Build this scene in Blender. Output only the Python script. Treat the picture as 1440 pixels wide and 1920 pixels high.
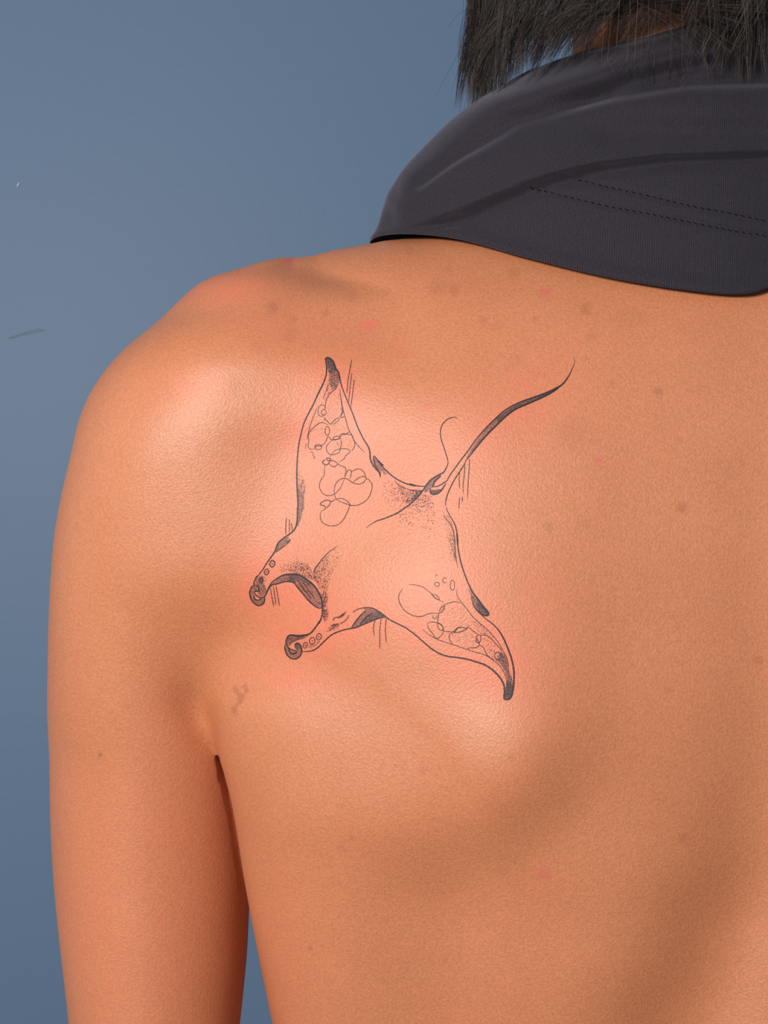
import bpy, bmesh, math, random
import numpy as np
from mathutils import Vector
from mathutils.bvhtree import BVHTree
from mathutils.geometry import delaunay_2d_cdt

# ------------------------------------------------------------------ clear
for o in list(bpy.data.objects):
    bpy.data.objects.remove(o, do_unlink=True)
scene = bpy.context.scene
COL = scene.collection
rnd = random.Random(11)
nrg = np.random.default_rng(7)

# ------------------------------------------------------------------ camera
S = 0.00016            # metres per photo pixel on the plane of the shoulder blade
D = 0.55               # camera distance to that plane
Z0 = 1.28              # camera height
cam_d = bpy.data.cameras.new('camera')
cam_d.sensor_fit = 'HORIZONTAL'
cam_d.sensor_width = 36.0
cam_d.lens = 36.0 * D / (1440 * S)
cam_d.clip_start = 0.02
cam = bpy.data.objects.new('camera', cam_d)
COL.objects.link(cam)
cam.location = (0, -D, Z0)
cam.rotation_euler = (math.pi / 2, 0, 0)
scene.camera = cam

# ------------------------------------------------------------------ world and lamps
world = bpy.data.worlds.new('room_light')
scene.world = world
world.use_nodes = True
bg = world.node_tree.nodes['Background']
bg.inputs['Color'].default_value = (0.74, 0.86, 1.0, 1)
bg.inputs['Strength'].default_value = 0.24

def area_lamp(name, loc, target, size, power, color, size_y=None):
    l = bpy.data.lights.new(name, 'AREA')
    l.shape = 'RECTANGLE' if size_y else 'DISK'
    l.size = size
    if size_y:
        l.size_y = size_y
    l.energy = power
    l.color = color
    o = bpy.data.objects.new(name, l)
    COL.objects.link(o)
    o.location = loc
    d = Vector(target) - Vector(loc)
    o.rotation_euler = d.to_track_quat('-Z', 'Y').to_euler()
    return o

area_lamp('studio_lamp', (-0.44, -0.94, Z0 + 0.20), (0.03, 0.03, Z0 - 0.05), 0.24, 13.6, (1.0, 0.94, 0.85))
area_lamp('window_light', (-1.6, 0.05, Z0 + 0.35), (-0.2, 0.42, Z0 + 0.05), 0.8, 2.6, (0.93, 0.95, 1.0), 1.2)

vs = scene.view_settings
vs.view_transform = 'Standard'
vs.look = 'None'
vs.exposure = 0.0
vs.gamma = 1.0
vs.use_curve_mapping = False

# ------------------------------------------------------------------ helpers
def P(px, py, y=0.0):
    k = S * (D + y) / D
    return ((px - 720) * k, y, Z0 + (960 - py) * k)

def pix(x, y, z):
    k = S * (D + y) / D
    return 720 + x / k, 960 - (z - Z0) / k

def tag(o, label=None, cat=None, kind=None, group=None):
    if label: o['label'] = label
    if cat: o['category'] = cat
    if kind: o['kind'] = kind
    if group: o['group'] = group
    return o

def mesh_obj(name, verts, faces, mat=None, parent=None, smooth=True):
    me = bpy.data.meshes.new(name)
    verts = np.asarray(verts, dtype=np.float32).reshape(-1, 3)
    if isinstance(faces, np.ndarray):
        n, k = faces.shape
        me.vertices.add(len(verts))
        me.vertices.foreach_set('co', verts.ravel())
        me.loops.add(n * k)
        me.loops.foreach_set('vertex_index', faces.astype(np.int32).ravel())
        me.polygons.add(n)
        me.polygons.foreach_set('loop_start', np.arange(0, n * k, k, dtype=np.int32))
        me.update(calc_edges=True)
        me.validate()
    else:
        me.from_pydata([tuple(map(float, v)) for v in verts], [], faces)
        me.update()
    if smooth:
        me.polygons.foreach_set('use_smooth', [True] * len(me.polygons))
    if mat:
        me.materials.append(mat)
    o = bpy.data.objects.new(name, me)
    COL.objects.link(o)
    if parent:
        o.parent = parent
    return o

def new_mat(name):
    m = bpy.data.materials.new(name)
    m.use_nodes = True
    nt = m.node_tree
    b = nt.nodes['Principled BSDF']
    return m, nt, b

def N(nt, t, **kw):
    n = nt.nodes.new(t)
    for k, v in kw.items():
        if k in n.inputs:
            n.inputs[k].default_value = v
        else:
            setattr(n, k, v)
    return n

# ------------------------------------------------------------------ materials
def skin_material():
    m, nt, b = new_mat('skin')
    L = nt.links.new
    tc = N(nt, 'ShaderNodeTexCoord')
    at = N(nt, 'ShaderNodeAttribute', attribute_name='marks')
    sep = N(nt, 'ShaderNodeSeparateColor')
    L(at.outputs['Color'], sep.inputs[0])
    big = N(nt, 'ShaderNodeTexNoise', Scale=26.0, Detail=3.0)
    L(tc.outputs['Object'], big.inputs['Vector'])
    fine = N(nt, 'ShaderNodeTexNoise', Scale=1300.0, Detail=2.0)
    L(tc.outputs['Object'], fine.inputs['Vector'])
    base = N(nt, 'ShaderNodeMix', data_type='RGBA')
    base.inputs[6].default_value = (0.550, 0.188, 0.082, 1)
    base.inputs[7].default_value = (0.625, 0.235, 0.112, 1)
    L(big.outputs['Fac'], base.inputs[0])
    # pore scale mottling
    fr = N(nt, 'ShaderNodeMapRange')
    fr.inputs[1].default_value = 0.30; fr.inputs[2].default_value = 0.70
    fr.inputs[3].default_value = 0.88; fr.inputs[4].default_value = 1.12
    L(fine.outputs['Fac'], fr.inputs[0])
    mul = N(nt, 'ShaderNodeMix', data_type='RGBA', blend_type='MULTIPLY')
    mul.inputs[0].default_value = 1.0
    L(base.outputs[2], mul.inputs[6])
    comb = N(nt, 'ShaderNodeCombineColor')
    for i in range(3):
        L(fr.outputs[0], comb.inputs[i])
    L(comb.outputs[0], mul.inputs[7])
    # redness of the freshly tattooed skin, brown marks, pink marks
    redn = N(nt, 'ShaderNodeMix', data_type='RGBA')
    redn.inputs[7].default_value = (0.78, 0.170, 0.105, 1)
    L(mul.outputs[2], redn.inputs[6]); L(sep.outputs[0], redn.inputs[0])
    brown = N(nt, 'ShaderNodeMix', data_type='RGBA')
    brown.inputs[7].default_value = (0.26, 0.07, 0.03, 1)
    L(redn.outputs[2], brown.inputs[6]); L(sep.outputs[1], brown.inputs[0])
    pink = N(nt, 'ShaderNodeMix', data_type='RGBA')
    pink.inputs[7].default_value = (0.66, 0.11, 0.10, 1)
    L(brown.outputs[2], pink.inputs[6]); L(sep.outputs[2], pink.inputs[0])
    L(pink.outputs[2], b.inputs['Base Color'])
    b.inputs['Roughness'].default_value = 0.52
    b.inputs['Specular IOR Level'].default_value = 0.75
    b.inputs['Subsurface Weight'].default_value = 0.08
    b.inputs['Subsurface Radius'].default_value = (1.0, 0.35, 0.18)
    b.inputs['Subsurface Scale'].default_value = 0.002
    vor = N(nt, 'ShaderNodeTexVoronoi', Scale=1500.0)
    L(tc.outputs['Object'], vor.inputs['Vector'])
    add = N(nt, 'ShaderNodeMath', operation='ADD')
    L(vor.outputs['Distance'], add.inputs[0]); L(fine.outputs['Fac'], add.inputs[1])
    bump = N(nt, 'ShaderNodeBump', Strength=0.22, Distance=0.0003)
    L(add.outputs[0], bump.inputs['Height'])
    L(bump.outputs[0], b.inputs['Normal'])
    return m

def ink_material(name, alpha, grain, col=(0.024, 0.024, 0.034, 1)):
    m, nt, b = new_mat(name)
    L = nt.links.new
    b.inputs['Base Color'].default_value = col
    b.inputs['Roughness'].default_value = 0.5
    b.inputs['Specular IOR Level'].default_value = 0.3
    tc = N(nt, 'ShaderNodeTexCoord')
    n = N(nt, 'ShaderNodeTexNoise', Scale=2600.0, Detail=1.0)
    L(tc.outputs['Object'], n.inputs['Vector'])
    mr = N(nt, 'ShaderNodeMapRange')
    mr.inputs[1].default_value = 0.32; mr.inputs[2].default_value = 0.68
    mr.inputs[3].default_value = max(0.0, alpha - grain); mr.inputs[4].default_value = min(1.0, alpha + grain)
    L(n.outputs['Fac'], mr.inputs[0])
    L(mr.outputs[0], b.inputs['Alpha'])
    return m

def cloth_material():
    m, nt, b = new_mat('dark_jersey')
    L = nt.links.new
    uv = N(nt, 'ShaderNodeUVMap', uv_map='UVMap')
    mp = N(nt, 'ShaderNodeMapping')
    L(uv.outputs[0], mp.inputs[0])
    w = N(nt, 'ShaderNodeTexWave', bands_direction='X', Scale=1.0, Distortion=0.6, Detail=1.0)
    w.inputs['Detail Scale'].default_value = 2.0
    mp.inputs['Scale'].default_value = (520, 520, 520)     # uv in metres: about one rib per millimetre
    L(mp.outputs[0], w.inputs['Vector'])
    n = N(nt, 'ShaderNodeTexNoise', Scale=1600.0, Detail=2.0)
    tc = N(nt, 'ShaderNodeTexCoord')
    L(tc.outputs['Object'], n.inputs['Vector'])
    mx = N(nt, 'ShaderNodeMath', operation='MULTIPLY_ADD')
    L(w.outputs['Fac'], mx.inputs[0]); mx.inputs[1].default_value = 0.6
    L(n.outputs['Fac'], mx.inputs[2])
    ramp = N(nt, 'ShaderNodeMix', data_type='RGBA')
    ramp.inputs[6].default_value = (0.014, 0.012, 0.018, 1)
    ramp.inputs[7].default_value = (0.036, 0.031, 0.042, 1)
    mr = N(nt, 'ShaderNodeMapRange'); mr.inputs[1].default_value = 0.3; mr.inputs[2].default_value = 1.3
    L(mx.outputs[0], mr.inputs[0]); L(mr.outputs[0], ramp.inputs[0])
    L(ramp.outputs[2], b.inputs['Base Color'])
    b.inputs['Roughness'].default_value = 0.85
    b.inputs['Specular IOR Level'].default_value = 0.25
    b.inputs['Sheen Weight'].default_value = 0.25
    b.inputs['Sheen Roughness'].default_value = 0.4
    b.inputs['Sheen Tint'].default_value = (0.75, 0.7, 0.9, 1)
    bump = N(nt, 'ShaderNodeBump', Strength=0.5, Distance=0.0003)
    L(mx.outputs[0], bump.inputs['Height']); L(bump.outputs[0], b.inputs['Normal'])
    return m

def hair_material():
    m, nt, b = new_mat('dark_hair')
    L = nt.links.new
    at = N(nt, 'ShaderNodeAttribute', attribute_name='strand')
    mix = N(nt, 'ShaderNodeMix', data_type='RGBA')
    mix.inputs[6].default_value = (0.012, 0.009, 0.010, 1)
    mix.inputs[7].default_value = (0.095, 0.066, 0.056, 1)
    L(at.outputs['Fac'], mix.inputs[0])
    L(mix.outputs[2], b.inputs['Base Color'])
    b.inputs['Roughness'].default_value = 0.38
    b.inputs['Specular IOR Level'].default_value = 0.5
    return m

def wall_material():
    m, nt, b = new_mat('blue_grey_paint')
    L = nt.links.new
    tc = N(nt, 'ShaderNodeTexCoord')
    n = N(nt, 'ShaderNodeTexNoise', Scale=3.0, Detail=3.0)
    L(tc.outputs['Object'], n.inputs['Vector'])
    mix = N(nt, 'ShaderNodeMix', data_type='RGBA')
    mix.inputs[6].default_value = (0.124, 0.210, 0.352, 1)
    mix.inputs[7].default_value = (0.135, 0.225, 0.372, 1)
    L(n.outputs['Fac'], mix.inputs[0])
    L(mix.outputs[2], b.inputs['Base Color'])
    b.inputs['Roughness'].default_value = 0.5
    b.inputs['Specular IOR Level'].default_value = 0.35
    f = N(nt, 'ShaderNodeTexNoise', Scale=220.0, Detail=3.0)
    L(tc.outputs['Object'], f.inputs['Vector'])
    bump = N(nt, 'ShaderNodeBump', Strength=0.08, Distance=0.001)
    L(f.outputs['Fac'], bump.inputs['Height']); L(bump.outputs[0], b.inputs['Normal'])
    return m

def plain(name, col, rough=0.7):
    m, nt, b = new_mat(name)
    L = nt.links.new
    tc = N(nt, 'ShaderNodeTexCoord')
    n = N(nt, 'ShaderNodeTexNoise', Scale=40.0, Detail=3.0)
    L(tc.outputs['Object'], n.inputs['Vector'])
    mix = N(nt, 'ShaderNodeMix', data_type='RGBA')
    mix.inputs[6].default_value = tuple(c * 0.9 for c in col[:3]) + (1,)
    mix.inputs[7].default_value = tuple(min(1, c * 1.1) for c in col[:3]) + (1,)
    L(n.outputs['Fac'], mix.inputs[0]); L(mix.outputs[2], b.inputs['Base Color'])
    b.inputs['Roughness'].default_value = rough
    return m

SKIN = skin_material()
INK = ink_material('tattoo_ink_line', 0.80, 0.14)
INKSOFT = ink_material('tattoo_ink_fine_line', 0.60, 0.18)
INKSHADE = ink_material('tattoo_ink_shading', 0.40, 0.24, (0.062, 0.066, 0.078, 1))
CLOTH = cloth_material()
HAIR = hair_material()
WALL = wall_material()

# ------------------------------------------------------------------ setting
WALL_Y = 0.55
def slab(name, x0, x1, y0, y1, z0, z1, mat):
    v = [(x, y, z) for z in (z0, z1) for y in (y0, y1) for x in (x0, x1)]
    f = [(0, 2, 3, 1), (4, 5, 7, 6), (0, 1, 5, 4), (2, 6, 7, 3), (0, 4, 6, 2), (1, 3, 7, 5)]
    return mesh_obj(name, v, f, mat, smooth=False)

floor = tag(slab('floor', -2.5, 2.5, -2.6, WALL_Y + 0.1, -0.1, 0.0, plain('floor_boards', (0.30, 0.24, 0.19))),
            'plain floor of the room', kind='structure')
wall = tag(slab('wall_back', -2.5, 2.5, WALL_Y, WALL_Y + 0.1, 0.0, 2.6, WALL),
           'matte blue-grey painted wall behind the person', kind='structure')

def wall_mark(name, pts, mat):
    """thin raised fleck or scuff lying on the wall; pts are photo pixels"""
    front = [Vector(P(px, py, WALL_Y - 0.0006)) for px, py in pts]
    back = [Vector((v.x, WALL_Y + 0.0005, v.z)) for v in front]
    n = len(front)
    f = [tuple(range(n)), tuple(reversed(range(n, 2 * n)))]
    f += [(i, i + n, (i + 1) % n + n, (i + 1) % n) for i in range(n)]
    return mesh_obj(name, front + back, f, mat, wall, smooth=False)

wall_mark('paint_fleck', [(31, 349), (32, 345), (35, 342), (37, 343), (36, 347), (33, 351)], plain('pale_fleck', (0.42, 0.48, 0.62)))
def scuff_mat():
    m, nt, b = new_mat('faint_scuff')
    b.inputs['Base Color'].default_value = (0.10, 0.16, 0.26, 1)
    tc = N(nt, 'ShaderNodeTexCoord'); n = N(nt, 'ShaderNodeTexNoise', Scale=60.0)
    nt.links.new(tc.outputs['Object'], n.inputs['Vector'])
    mr = N(nt, 'ShaderNodeMapRange'); mr.inputs[3].default_value = 0.0; mr.inputs[4].default_value = 0.5
    nt.links.new(n.outputs['Fac'], mr.inputs[0]); nt.links.new(mr.outputs[0], b.inputs['Alpha'])
    return m
wall_mark('scuff_mark', [(12, 634), (30, 628), (50, 621), (72, 616), (86, 619), (60, 625), (40, 629), (22, 635)], scuff_mat())
# ------------------------------------------------------------------ the body: one continuous implicit surface
XS = P(1440, 960, 0)[0] + 0.004         # the spine's plane

def gsm(a, sig):
    r = int(3 * sig); k = np.exp(-0.5 * (np.arange(-r, r + 1) / sig) ** 2); k /= k.sum()
    ap = np.concatenate([2 * a[0] - a[1:r + 1][::-1], a, 2 * a[-1] - a[-r - 1:-1][::-1]])
    return np.convolve(ap, k, 'valid')

def hermite(x, xs, ys):
    m = np.gradient(ys, xs)
    i = np.clip(np.searchsorted(xs, x, side='right') - 1, 0, len(xs) - 2)
    h = xs[i + 1] - xs[i]; t = (x - xs[i]) / h
    return ((2 * t ** 3 - 3 * t ** 2 + 1) * ys[i] + (t ** 3 - 2 * t ** 2 + t) * h * m[i]
            + (-2 * t ** 3 + 3 * t ** 2) * ys[i + 1] + (t ** 3 - t ** 2) * h * m[i + 1])

class Table:
    """smooth lookup of columns against height (given as photo rows)"""
    def __init__(self, rows, sig=14):
        rows = np.array(rows, float)
        self.py = np.arange(rows[0, 0], rows[-1, 0] + 1, 2.0)
        self.c = [gsm(hermite(self.py, rows[:, 0], rows[:, i]), sig / 2.0) for i in range(1, rows.shape[1])]
    def __call__(self, py):
        return [np.interp(py, self.py, c) for c in self.c]

# row: left outline px, right outline px, depth of centre, half depth
ARM = Table([
    (470, 560, 600, .080, .008), (508, 510, 560, .078, .013), (530, 446, 610, .075, .023), (550, 428, 680, .073, .031), (575, 388, 735, .070, .036),
    (600, 350, 735, .068, .039), (630, 293, 725, .067, .042), (660, 249, 712, .066, .044), (700, 209, 690, .065, .0455),
    (740, 180, 668, .065, .046), (790, 156, 640, .065, .0465), (850, 139, 605, .065, .0465), (920, 122, 592, .066, .046),
    (1000, 107, 575, .068, .045), (1080, 100, 555, .070, .044), (1160, 96, 530, .073, .043), (1260, 94, 500, .077, .042), (1340, 93, 480, .080, .0412),
    (1440, 96, 472, .083, .0402), (1540, 97, 470, .085, .0393), (1640, 101, 470, .0865, .0382), (1730, 108, 467, .0875, .0374),
    (1820, 117, 463, .0885, .0364), (1920, 128, 454, .0895, .0354), (2100, 145, 435, .090, .034), (2350, 165, 425, .090, .033),
    (2480, 160, 432, .088, .035), (2800, 190, 430, .082, .031), (3150, 225, 400, .072, .023), (3300, 235, 395, .070, .020)], 10)
# row: left outline px, depth of back surface at the spine, half depth
TORSO = Table([
    (380, 1330, .085, .010), (440, 1000, .066, .020), (480, 800, .048, .034), (520, 710, .036, .046), (570, 630, .025, .057),
    (640, 560, .015, .068), (720, 500, .009, .076), (820, 450, .004, .083), (950, 405, .001, .090), (1100, 320, -.001, .094),
    (1240, 340, -.001, .096), (1340, 385, .000, .096), (1440, 435, .002, .095), (1560, 466, .005, .092), (1640, 478, .008, .090), (1720, 492, .010, .088),
    (1820, 510, .013, .086), (1920, 528, .016, .083), (2100, 540, .020, .079), (2350, 560, .020, .078), (2600, 520, .012, .084),
    (2900, 440, .002, .094), (3150, 410, .000, .098), (3350, 440, .010, .090), (3500, 560, .03, .060), (3600, 800, .05, .03)], 20)

# the broad muscle below the arm pit: left outline px, right px, depth of centre, half depth
LAT = Table([
    (1080, 480, 760, .066, .016), (1180, 410, 820, .060, .028), (1250, 380, 870, .057, .034), (1310, 370, 900, .0545, .037), (1350, 386, 920, .0535, .038), (1392, 407, 930, .053, .0385),
    (1440, 427, 940, .053, .039), (1510, 444, 945, .054, .039), (1567, 452, 945, .056, .0385), (1630, 460, 940, .058, .038),
    (1700, 471, 930, .060, .0375), (1760, 481, 920, .062, .037), (1820, 492, 910, .064, .0365), (1920, 511, 890, .067, .035), (2100, 550, 840, .070, .030), (2300, 600, 780, .075, .018), (2400, 640, 740, .08, .008)], 12)

def smin(a, b, k):
    h = np.clip(0.5 + 0.5 * (b - a) / k, 0, 1)
    return b * (1 - h) + a * h - k * h * (1 - h)

def superell(dx, dy, w, d, p):
    ax = np.abs(dx) / w + 1e-6; ay = np.abs(dy) / d + 1e-6
    s = ax ** p + ay ** p
    f = s ** (1 / p)
    g = s ** (1 / p - 1)
    gx = g * ax ** (p - 1) / w; gy = g * ay ** (p - 1) / d
    return (f - 1) / np.sqrt(gx * gx + gy * gy)

def rcone(x, y, z, a, b, ra, rb):
    a = np.array(a); b = np.array(b); ab = b - a
    t = np.clip(((x - a[0]) * ab[0] + (y - a[1]) * ab[1] + (z - a[2]) * ab[2]) / (ab @ ab), 0, 1)
    return np.sqrt((x - a[0] - t * ab[0]) ** 2 + (y - a[1] - t * ab[1]) ** 2 + (z - a[2] - t * ab[2]) ** 2) - (ra + (rb - ra) * t)

def ellip(x, y, z, c, r):
    k0 = np.sqrt(((x - c[0]) / r[0]) ** 2 + ((y - c[1]) / r[1]) ** 2 + ((z - c[2]) / r[2]) ** 2) + 1e-9
    k1 = np.sqrt(((x - c[0]) / r[0] ** 2) ** 2 + ((y - c[1]) / r[1] ** 2) ** 2 + ((z - c[2]) / r[2] ** 2) ** 2) + 1e-9
    return k0 * (k0 - 1) / k1

def seg_dist(px, py, pts):
    """distance in pixels to a polyline, side sign and position along it (0..1)"""
    best = np.full(px.shape, 1e9); sgn = np.zeros(px.shape); par = np.zeros(px.shape)
    pts = np.array(pts, float); n = len(pts) - 1
    for i in range(n):
        a, b = pts[i], pts[i + 1]; ab = b - a
        t = np.clip(((px - a[0]) * ab[0] + (py - a[1]) * ab[1]) / (ab @ ab), 0, 1)
        dx = px - a[0] - t * ab[0]; dy = py - a[1] - t * ab[1]
        d = np.hypot(dx, dy); m = d < best
        best = np.where(m, d, best)
        sgn = np.where(m, np.sign(ab[0] * dy - ab[1] * dx), sgn)
        par = np.where(m, (i + t) / n, par)
    return best, sgn, par

def sstep(t):
    t = np.clip(t, 0, 1); return t * t * (3 - 2 * t)

def gauss(px, py, cx, cy, sx, sy, rot=0.0):
    c, s = math.cos(rot), math.sin(rot)
    u = (px - cx) * c + (py - cy) * s; v = -(px - cx) * s + (py - cy) * c
    return np.exp(-0.5 * ((u / sx) ** 2 + (v / sy) ** 2))

def relief_raw(px, py):
    """muscle and bone relief of the back, millimetres towards the viewer"""
    h = 9.0 * gauss(px, py, 830, 1150, 240, 350)
    # medial border and lower angle of the shoulder blade
    d, sg, t = seg_dist(px, py, [(1130, 1080), (1110, 1240), (1092, 1390), (1030, 1506), (936, 1592), (800, 1630), (660, 1660)])
    amp = np.interp(t, [0, .25, .5, .68, .85, 1], [0.3, 1.6, 4.6, 5.6, 3.0, 0.0])
    h += amp * sstep((sg * d + 70) / 150.0) * np.exp(-0.5 * (np.clip(sg * d - 70, 0, None) / 125.0) ** 2)
    h += 3.0 * gauss(px, py, 965, 1440, 105, 105)
    # ridge across the top of the blade and the hollow above it
    d, sg, t = seg_dist(px, py, [(300, 700), (430, 660), (640, 690), (830, 740), (1000, 800)])
    h += 2.0 * np.exp(-0.5 * (d / 75) ** 2) * np.interp(t, [0, .2, .7, 1], [0.2, .8, 1, .0])
    d, sg, t = seg_dist(px, py, [(480, 590), (640, 600), (820, 620)])
    h -= 2.6 * np.exp(-0.5 * (d / 52) ** 2) * np.interp(t, [0, .2, .8, 1], [.5, 1, 1, .2])
    # groove between deltoid and blade
    d, sg, t = seg_dist(px, py, [(500, 720), (520, 900), (480, 1100), (400, 1300)])
    h -= 1.0 * np.exp(-0.5 * (d / 70) ** 2)
    # furrow of the spine, and the long muscle beside it
    d, sg, t = seg_dist(px, py, [(1452, 500), (1450, 1000), (1446, 1350), (1425, 1600), (1350, 1800), (1275, 1960), (1180, 2200)])
    h -= np.interp(py, [600, 1000, 1300, 1500, 1700, 1950], [0.5, 1.2, 3.0, 5.5, 8.5, 10.5]) * np.exp(-0.5 * (d / np.interp(py, [1200, 1900], [60, 88])) ** 2)
    h += 2.5 * gauss(px, py, 1130, 1760, 130, 300, -0.2)
    h -= 2.5 * gauss(px, py, 1400, 900, 200, 420)
    # hollow of the arm pit
    h -= 2.4 * gauss(px, py, 352, 1312, 58, 36, 0.9)
    d, sg, t = seg_dist(px, py, [(340, 1285), (358, 1312), (378, 1345), (397, 1380), (415, 1425)])
    h -= 3.0 * np.exp(-0.5 * (d / 17) ** 2) * np.interp(t, [0, .3, .7, 1], [0, 1, .9, 0])
    return h * 0.001

RG0 = (-400.0, -200.0); RGS = 8.0
_gx, _gy = np.meshgrid(np.arange(-400, 1900, RGS), np.arange(-200, 2800, RGS), indexing='ij')
RG = relief_raw(_gx, _gy)
RG = np.apply_along_axis(gsm, 0, RG, 2.6); RG = np.apply_along_axis(gsm, 1, RG, 2.6)

def relief(px, py):
    u = np.clip((px - RG0[0]) / RGS, 2, RG.shape[0] - 4); v = np.clip((py - RG0[1]) / RGS, 2, RG.shape[1] - 4)
    i = u.astype(int); j = v.astype(int); fu = u - i; fv = v - j
    def wt(t):
        return ((1 - t) ** 3 / 6, (3 * t ** 3 - 6 * t ** 2 + 4) / 6, (-3 * t ** 3 + 3 * t ** 2 + 3 * t + 1) / 6, t ** 3 / 6)
    wu = wt(fu); wv = wt(fv); out = 0
    for a in range(4):
        for b in range(4):
            out = out + wu[a] * wv[b] * RG[i + a - 1, j + b - 1]
    return out

T1 = P(715, 466, .072); T2 = P(545, 501, .070); T3 = P(440, 521, .068)
NECK0 = (XS, .088, Z0 + .035); NECK1 = (XS, .112, Z0 + .21)
HEADC = (XS, .125, Z0 + .285)

FOLD = [(P(px_, py_, y_), r_) for px_, py_, y_, r_ in (
    (403, 1390, .0538, .0003), (409, 1404, .0548, .0011), (415, 1422, .0558, .0022),
    (422, 1450, .0580, .0031), (434, 1490, .0614, .0030), (444, 1530, .0642, .0028), (455, 1600, .0692, .0026), (467, 1690, .0762, .0025))]

def body_sdf(x, y, z):
    xm = XS - np.abs(x - XS)
    # torso
    ky = S * (D + .08) / D
    py = 960 - (z - Z0) / ky
    xl, yb, d = TORSO(py)
    w = XS - ((xl - 720) * ky)
    tor = superell(xm - XS, y - (yb + d), w, d, 2.7 - .25 * sstep((py - 1250) / 300.0))
    lx, lr, lc, ld = LAT(960 - (z - Z0) / (S * (D + .054) / D))
    kl = S * (D + lc) / D
    xl2 = (lx - 720) * kl; xr2 = (lr - 720) * kl
    lat = superell(xm - (xl2 + xr2) / 2, y - lc, (xr2 - xl2) / 2, ld, 2.02)
    lat = np.maximum(lat, np.maximum(z - (Z0 + (960 - 1090) * kl), (Z0 + (960 - 2390) * kl) - z))
    ztop = Z0 + (960 - 395) * ky; zbot = Z0 + (960 - 3590) * ky
    tor = np.maximum(tor, np.maximum(z - ztop, zbot - z))
    tor = smin(tor, lat, .012)
    # trapezius, neck, head
    trap = rcone(xm, y, z, (XS, .088, Z0 + .070), (T1[0], T1[1], T1[2] - .036), .046, .036)
    trap = smin(trap, rcone(xm, y, z, (T1[0], T1[1], T1[2] - .036), (T2[0], T2[1], T2[2] - .029), .036, .029), .006)
    trap = smin(trap, rcone(xm, y, z, (T2[0], T2[1], T2[2] - .029), (T3[0], T3[1], T3[2] - .024), .029, .024), .004)
    up = smin(tor, trap, .022)
    neck = rcone(xm, y, z, NECK0, NECK1, .056, .050)
    up = smin(up, neck, .035)
    head = ellip(xm, y, z, HEADC, (.072, .090, .098))
    head = smin(head, ellip(xm, y, z, (XS, .165, HEADC[2] - .055), (.050, .050, .060)), .03)
    head = smin(head, rcone(xm, y, z, (XS, .212, HEADC[2] + .005), (XS, .230, HEADC[2] - .030), .006, .012), .012)
    head = smin(head, ellip(xm, y, z, (XS - .075, .130, HEADC[2] - .015), (.008, .018, .030)), .008)
    up = smin(up, head, .028)
    # arm from the shoulder to the wrist
    ka = S * (D + .063) / D
    pa = 960 - (z - Z0) / ka
    al, ar, ac, ad = ARM(pa)
    kx = S * (D + ac) / D
    xl = (al - 720) * kx; xr = (ar - 720) * kx
    arm = superell(xm - (xl + xr) / 2, y - ac, (xr - xl) / 2, ad, 2.08 - .16 * sstep((pa - 1300) / 150.0))
    arm = np.maximum(arm, np.maximum(z - (Z0 + (960 - 524) * ka), (Z0 + (960 - 3290) * ka) - z))
    # hand: palm, four fingers and a thumb
    hx = (315 - 720) * ka; hz = Z0 + (960 - 3290) * ka
    hand = ellip(xm, y, z, (hx, .072, hz - .045), (.016, .040, .055))
    for i, (oy, ln) in enumerate(((-.028, .062), (-.009, .074), (.010, .070), (.028, .056))):
        b0 = (hx, .072 + oy, hz - .085); b1 = (hx + .004, .072 + oy * 1.1, hz - .085 - ln * .55); b2 = (hx + .012, .072 + oy * 1.1, hz - .085 - ln)
        hand = smin(hand, rcone(xm, y, z, b0, b1, .009, .008), .004)
        hand = np.minimum(hand, rcone(xm, y, z, b1, b2, .008, .007))
    hand = smin(hand, rcone(xm, y, z, (hx + .004, .100, hz - .035), (hx + .014, .122, hz - .075), .011, .009), .008)
    hand = np.minimum(hand, rcone(xm, y, z, (hx + .014, .122, hz - .075), (hx + .018, .124, hz - .100), .009, .007))
    arm = smin(arm, hand, .012)
    # blend: soft over the shoulder, tight in the arm pit and below
    k = .0012 + .007 * sstep((1425 - pa) / 75.0) + .036 * sstep((1330 - pa) / 380.0) * (0.22 + 0.78 * sstep((pa - 520) / 300.0))
    s = smin(up, arm, k)
    # the fold where the arm lies against the side: keep a clear slot
    for (p0, r0), (p1, r1) in zip(FOLD[:-1], FOLD[1:]):
        s = -smin(-s, rcone(xm, y, z, p0, p1, r0, r1), .001)
    # point of the shoulder
    A = P(484, 560, .056)
    s = smin(s, ellip(xm, y, z, (A[0], A[1], A[2] - .006), (.016, .017, .012)), .014)
    # legs
    hipz = .80
    leg = rcone(xm, y, z, (XS - .085, .098, hipz), (XS - .080, .100, .46), .078, .054)
    leg = smin(leg, rcone(xm, y, z, (XS - .080, .100, .46), (XS - .078, .090, .09), .052, .034), .03)
    leg = smin(leg, rcone(xm, y, z, (XS - .078, .075, .032), (XS - .085, .235, .026), .032, .026), .03)
    leg = np.maximum(leg, -z)
    s = smin(s, leg, .03)
    # relief of the back
    px, pp = pix(xm, y, z)
    near = (np.abs(s) < .02) & (y < yb + d * 0.75) & (pp > 0) & (pp < 2600)
    if near.any():
        r = np.zeros(s.shape)
        r[near] = relief(px[near], pp[near])
        s = s - r * sstep((yb + d * 0.75 - y) / .03)
    return s

def axis(lo, hi, fine_lo, fine_hi, hf, hc):
    a = [lo]
    while a[-1] < hi:
        x = a[-1]
        far = max(fine_lo - x, x - fine_hi, 0)
        a.append(x + min(hc, hf + .12 * far))
    return np.array(a)

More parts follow.
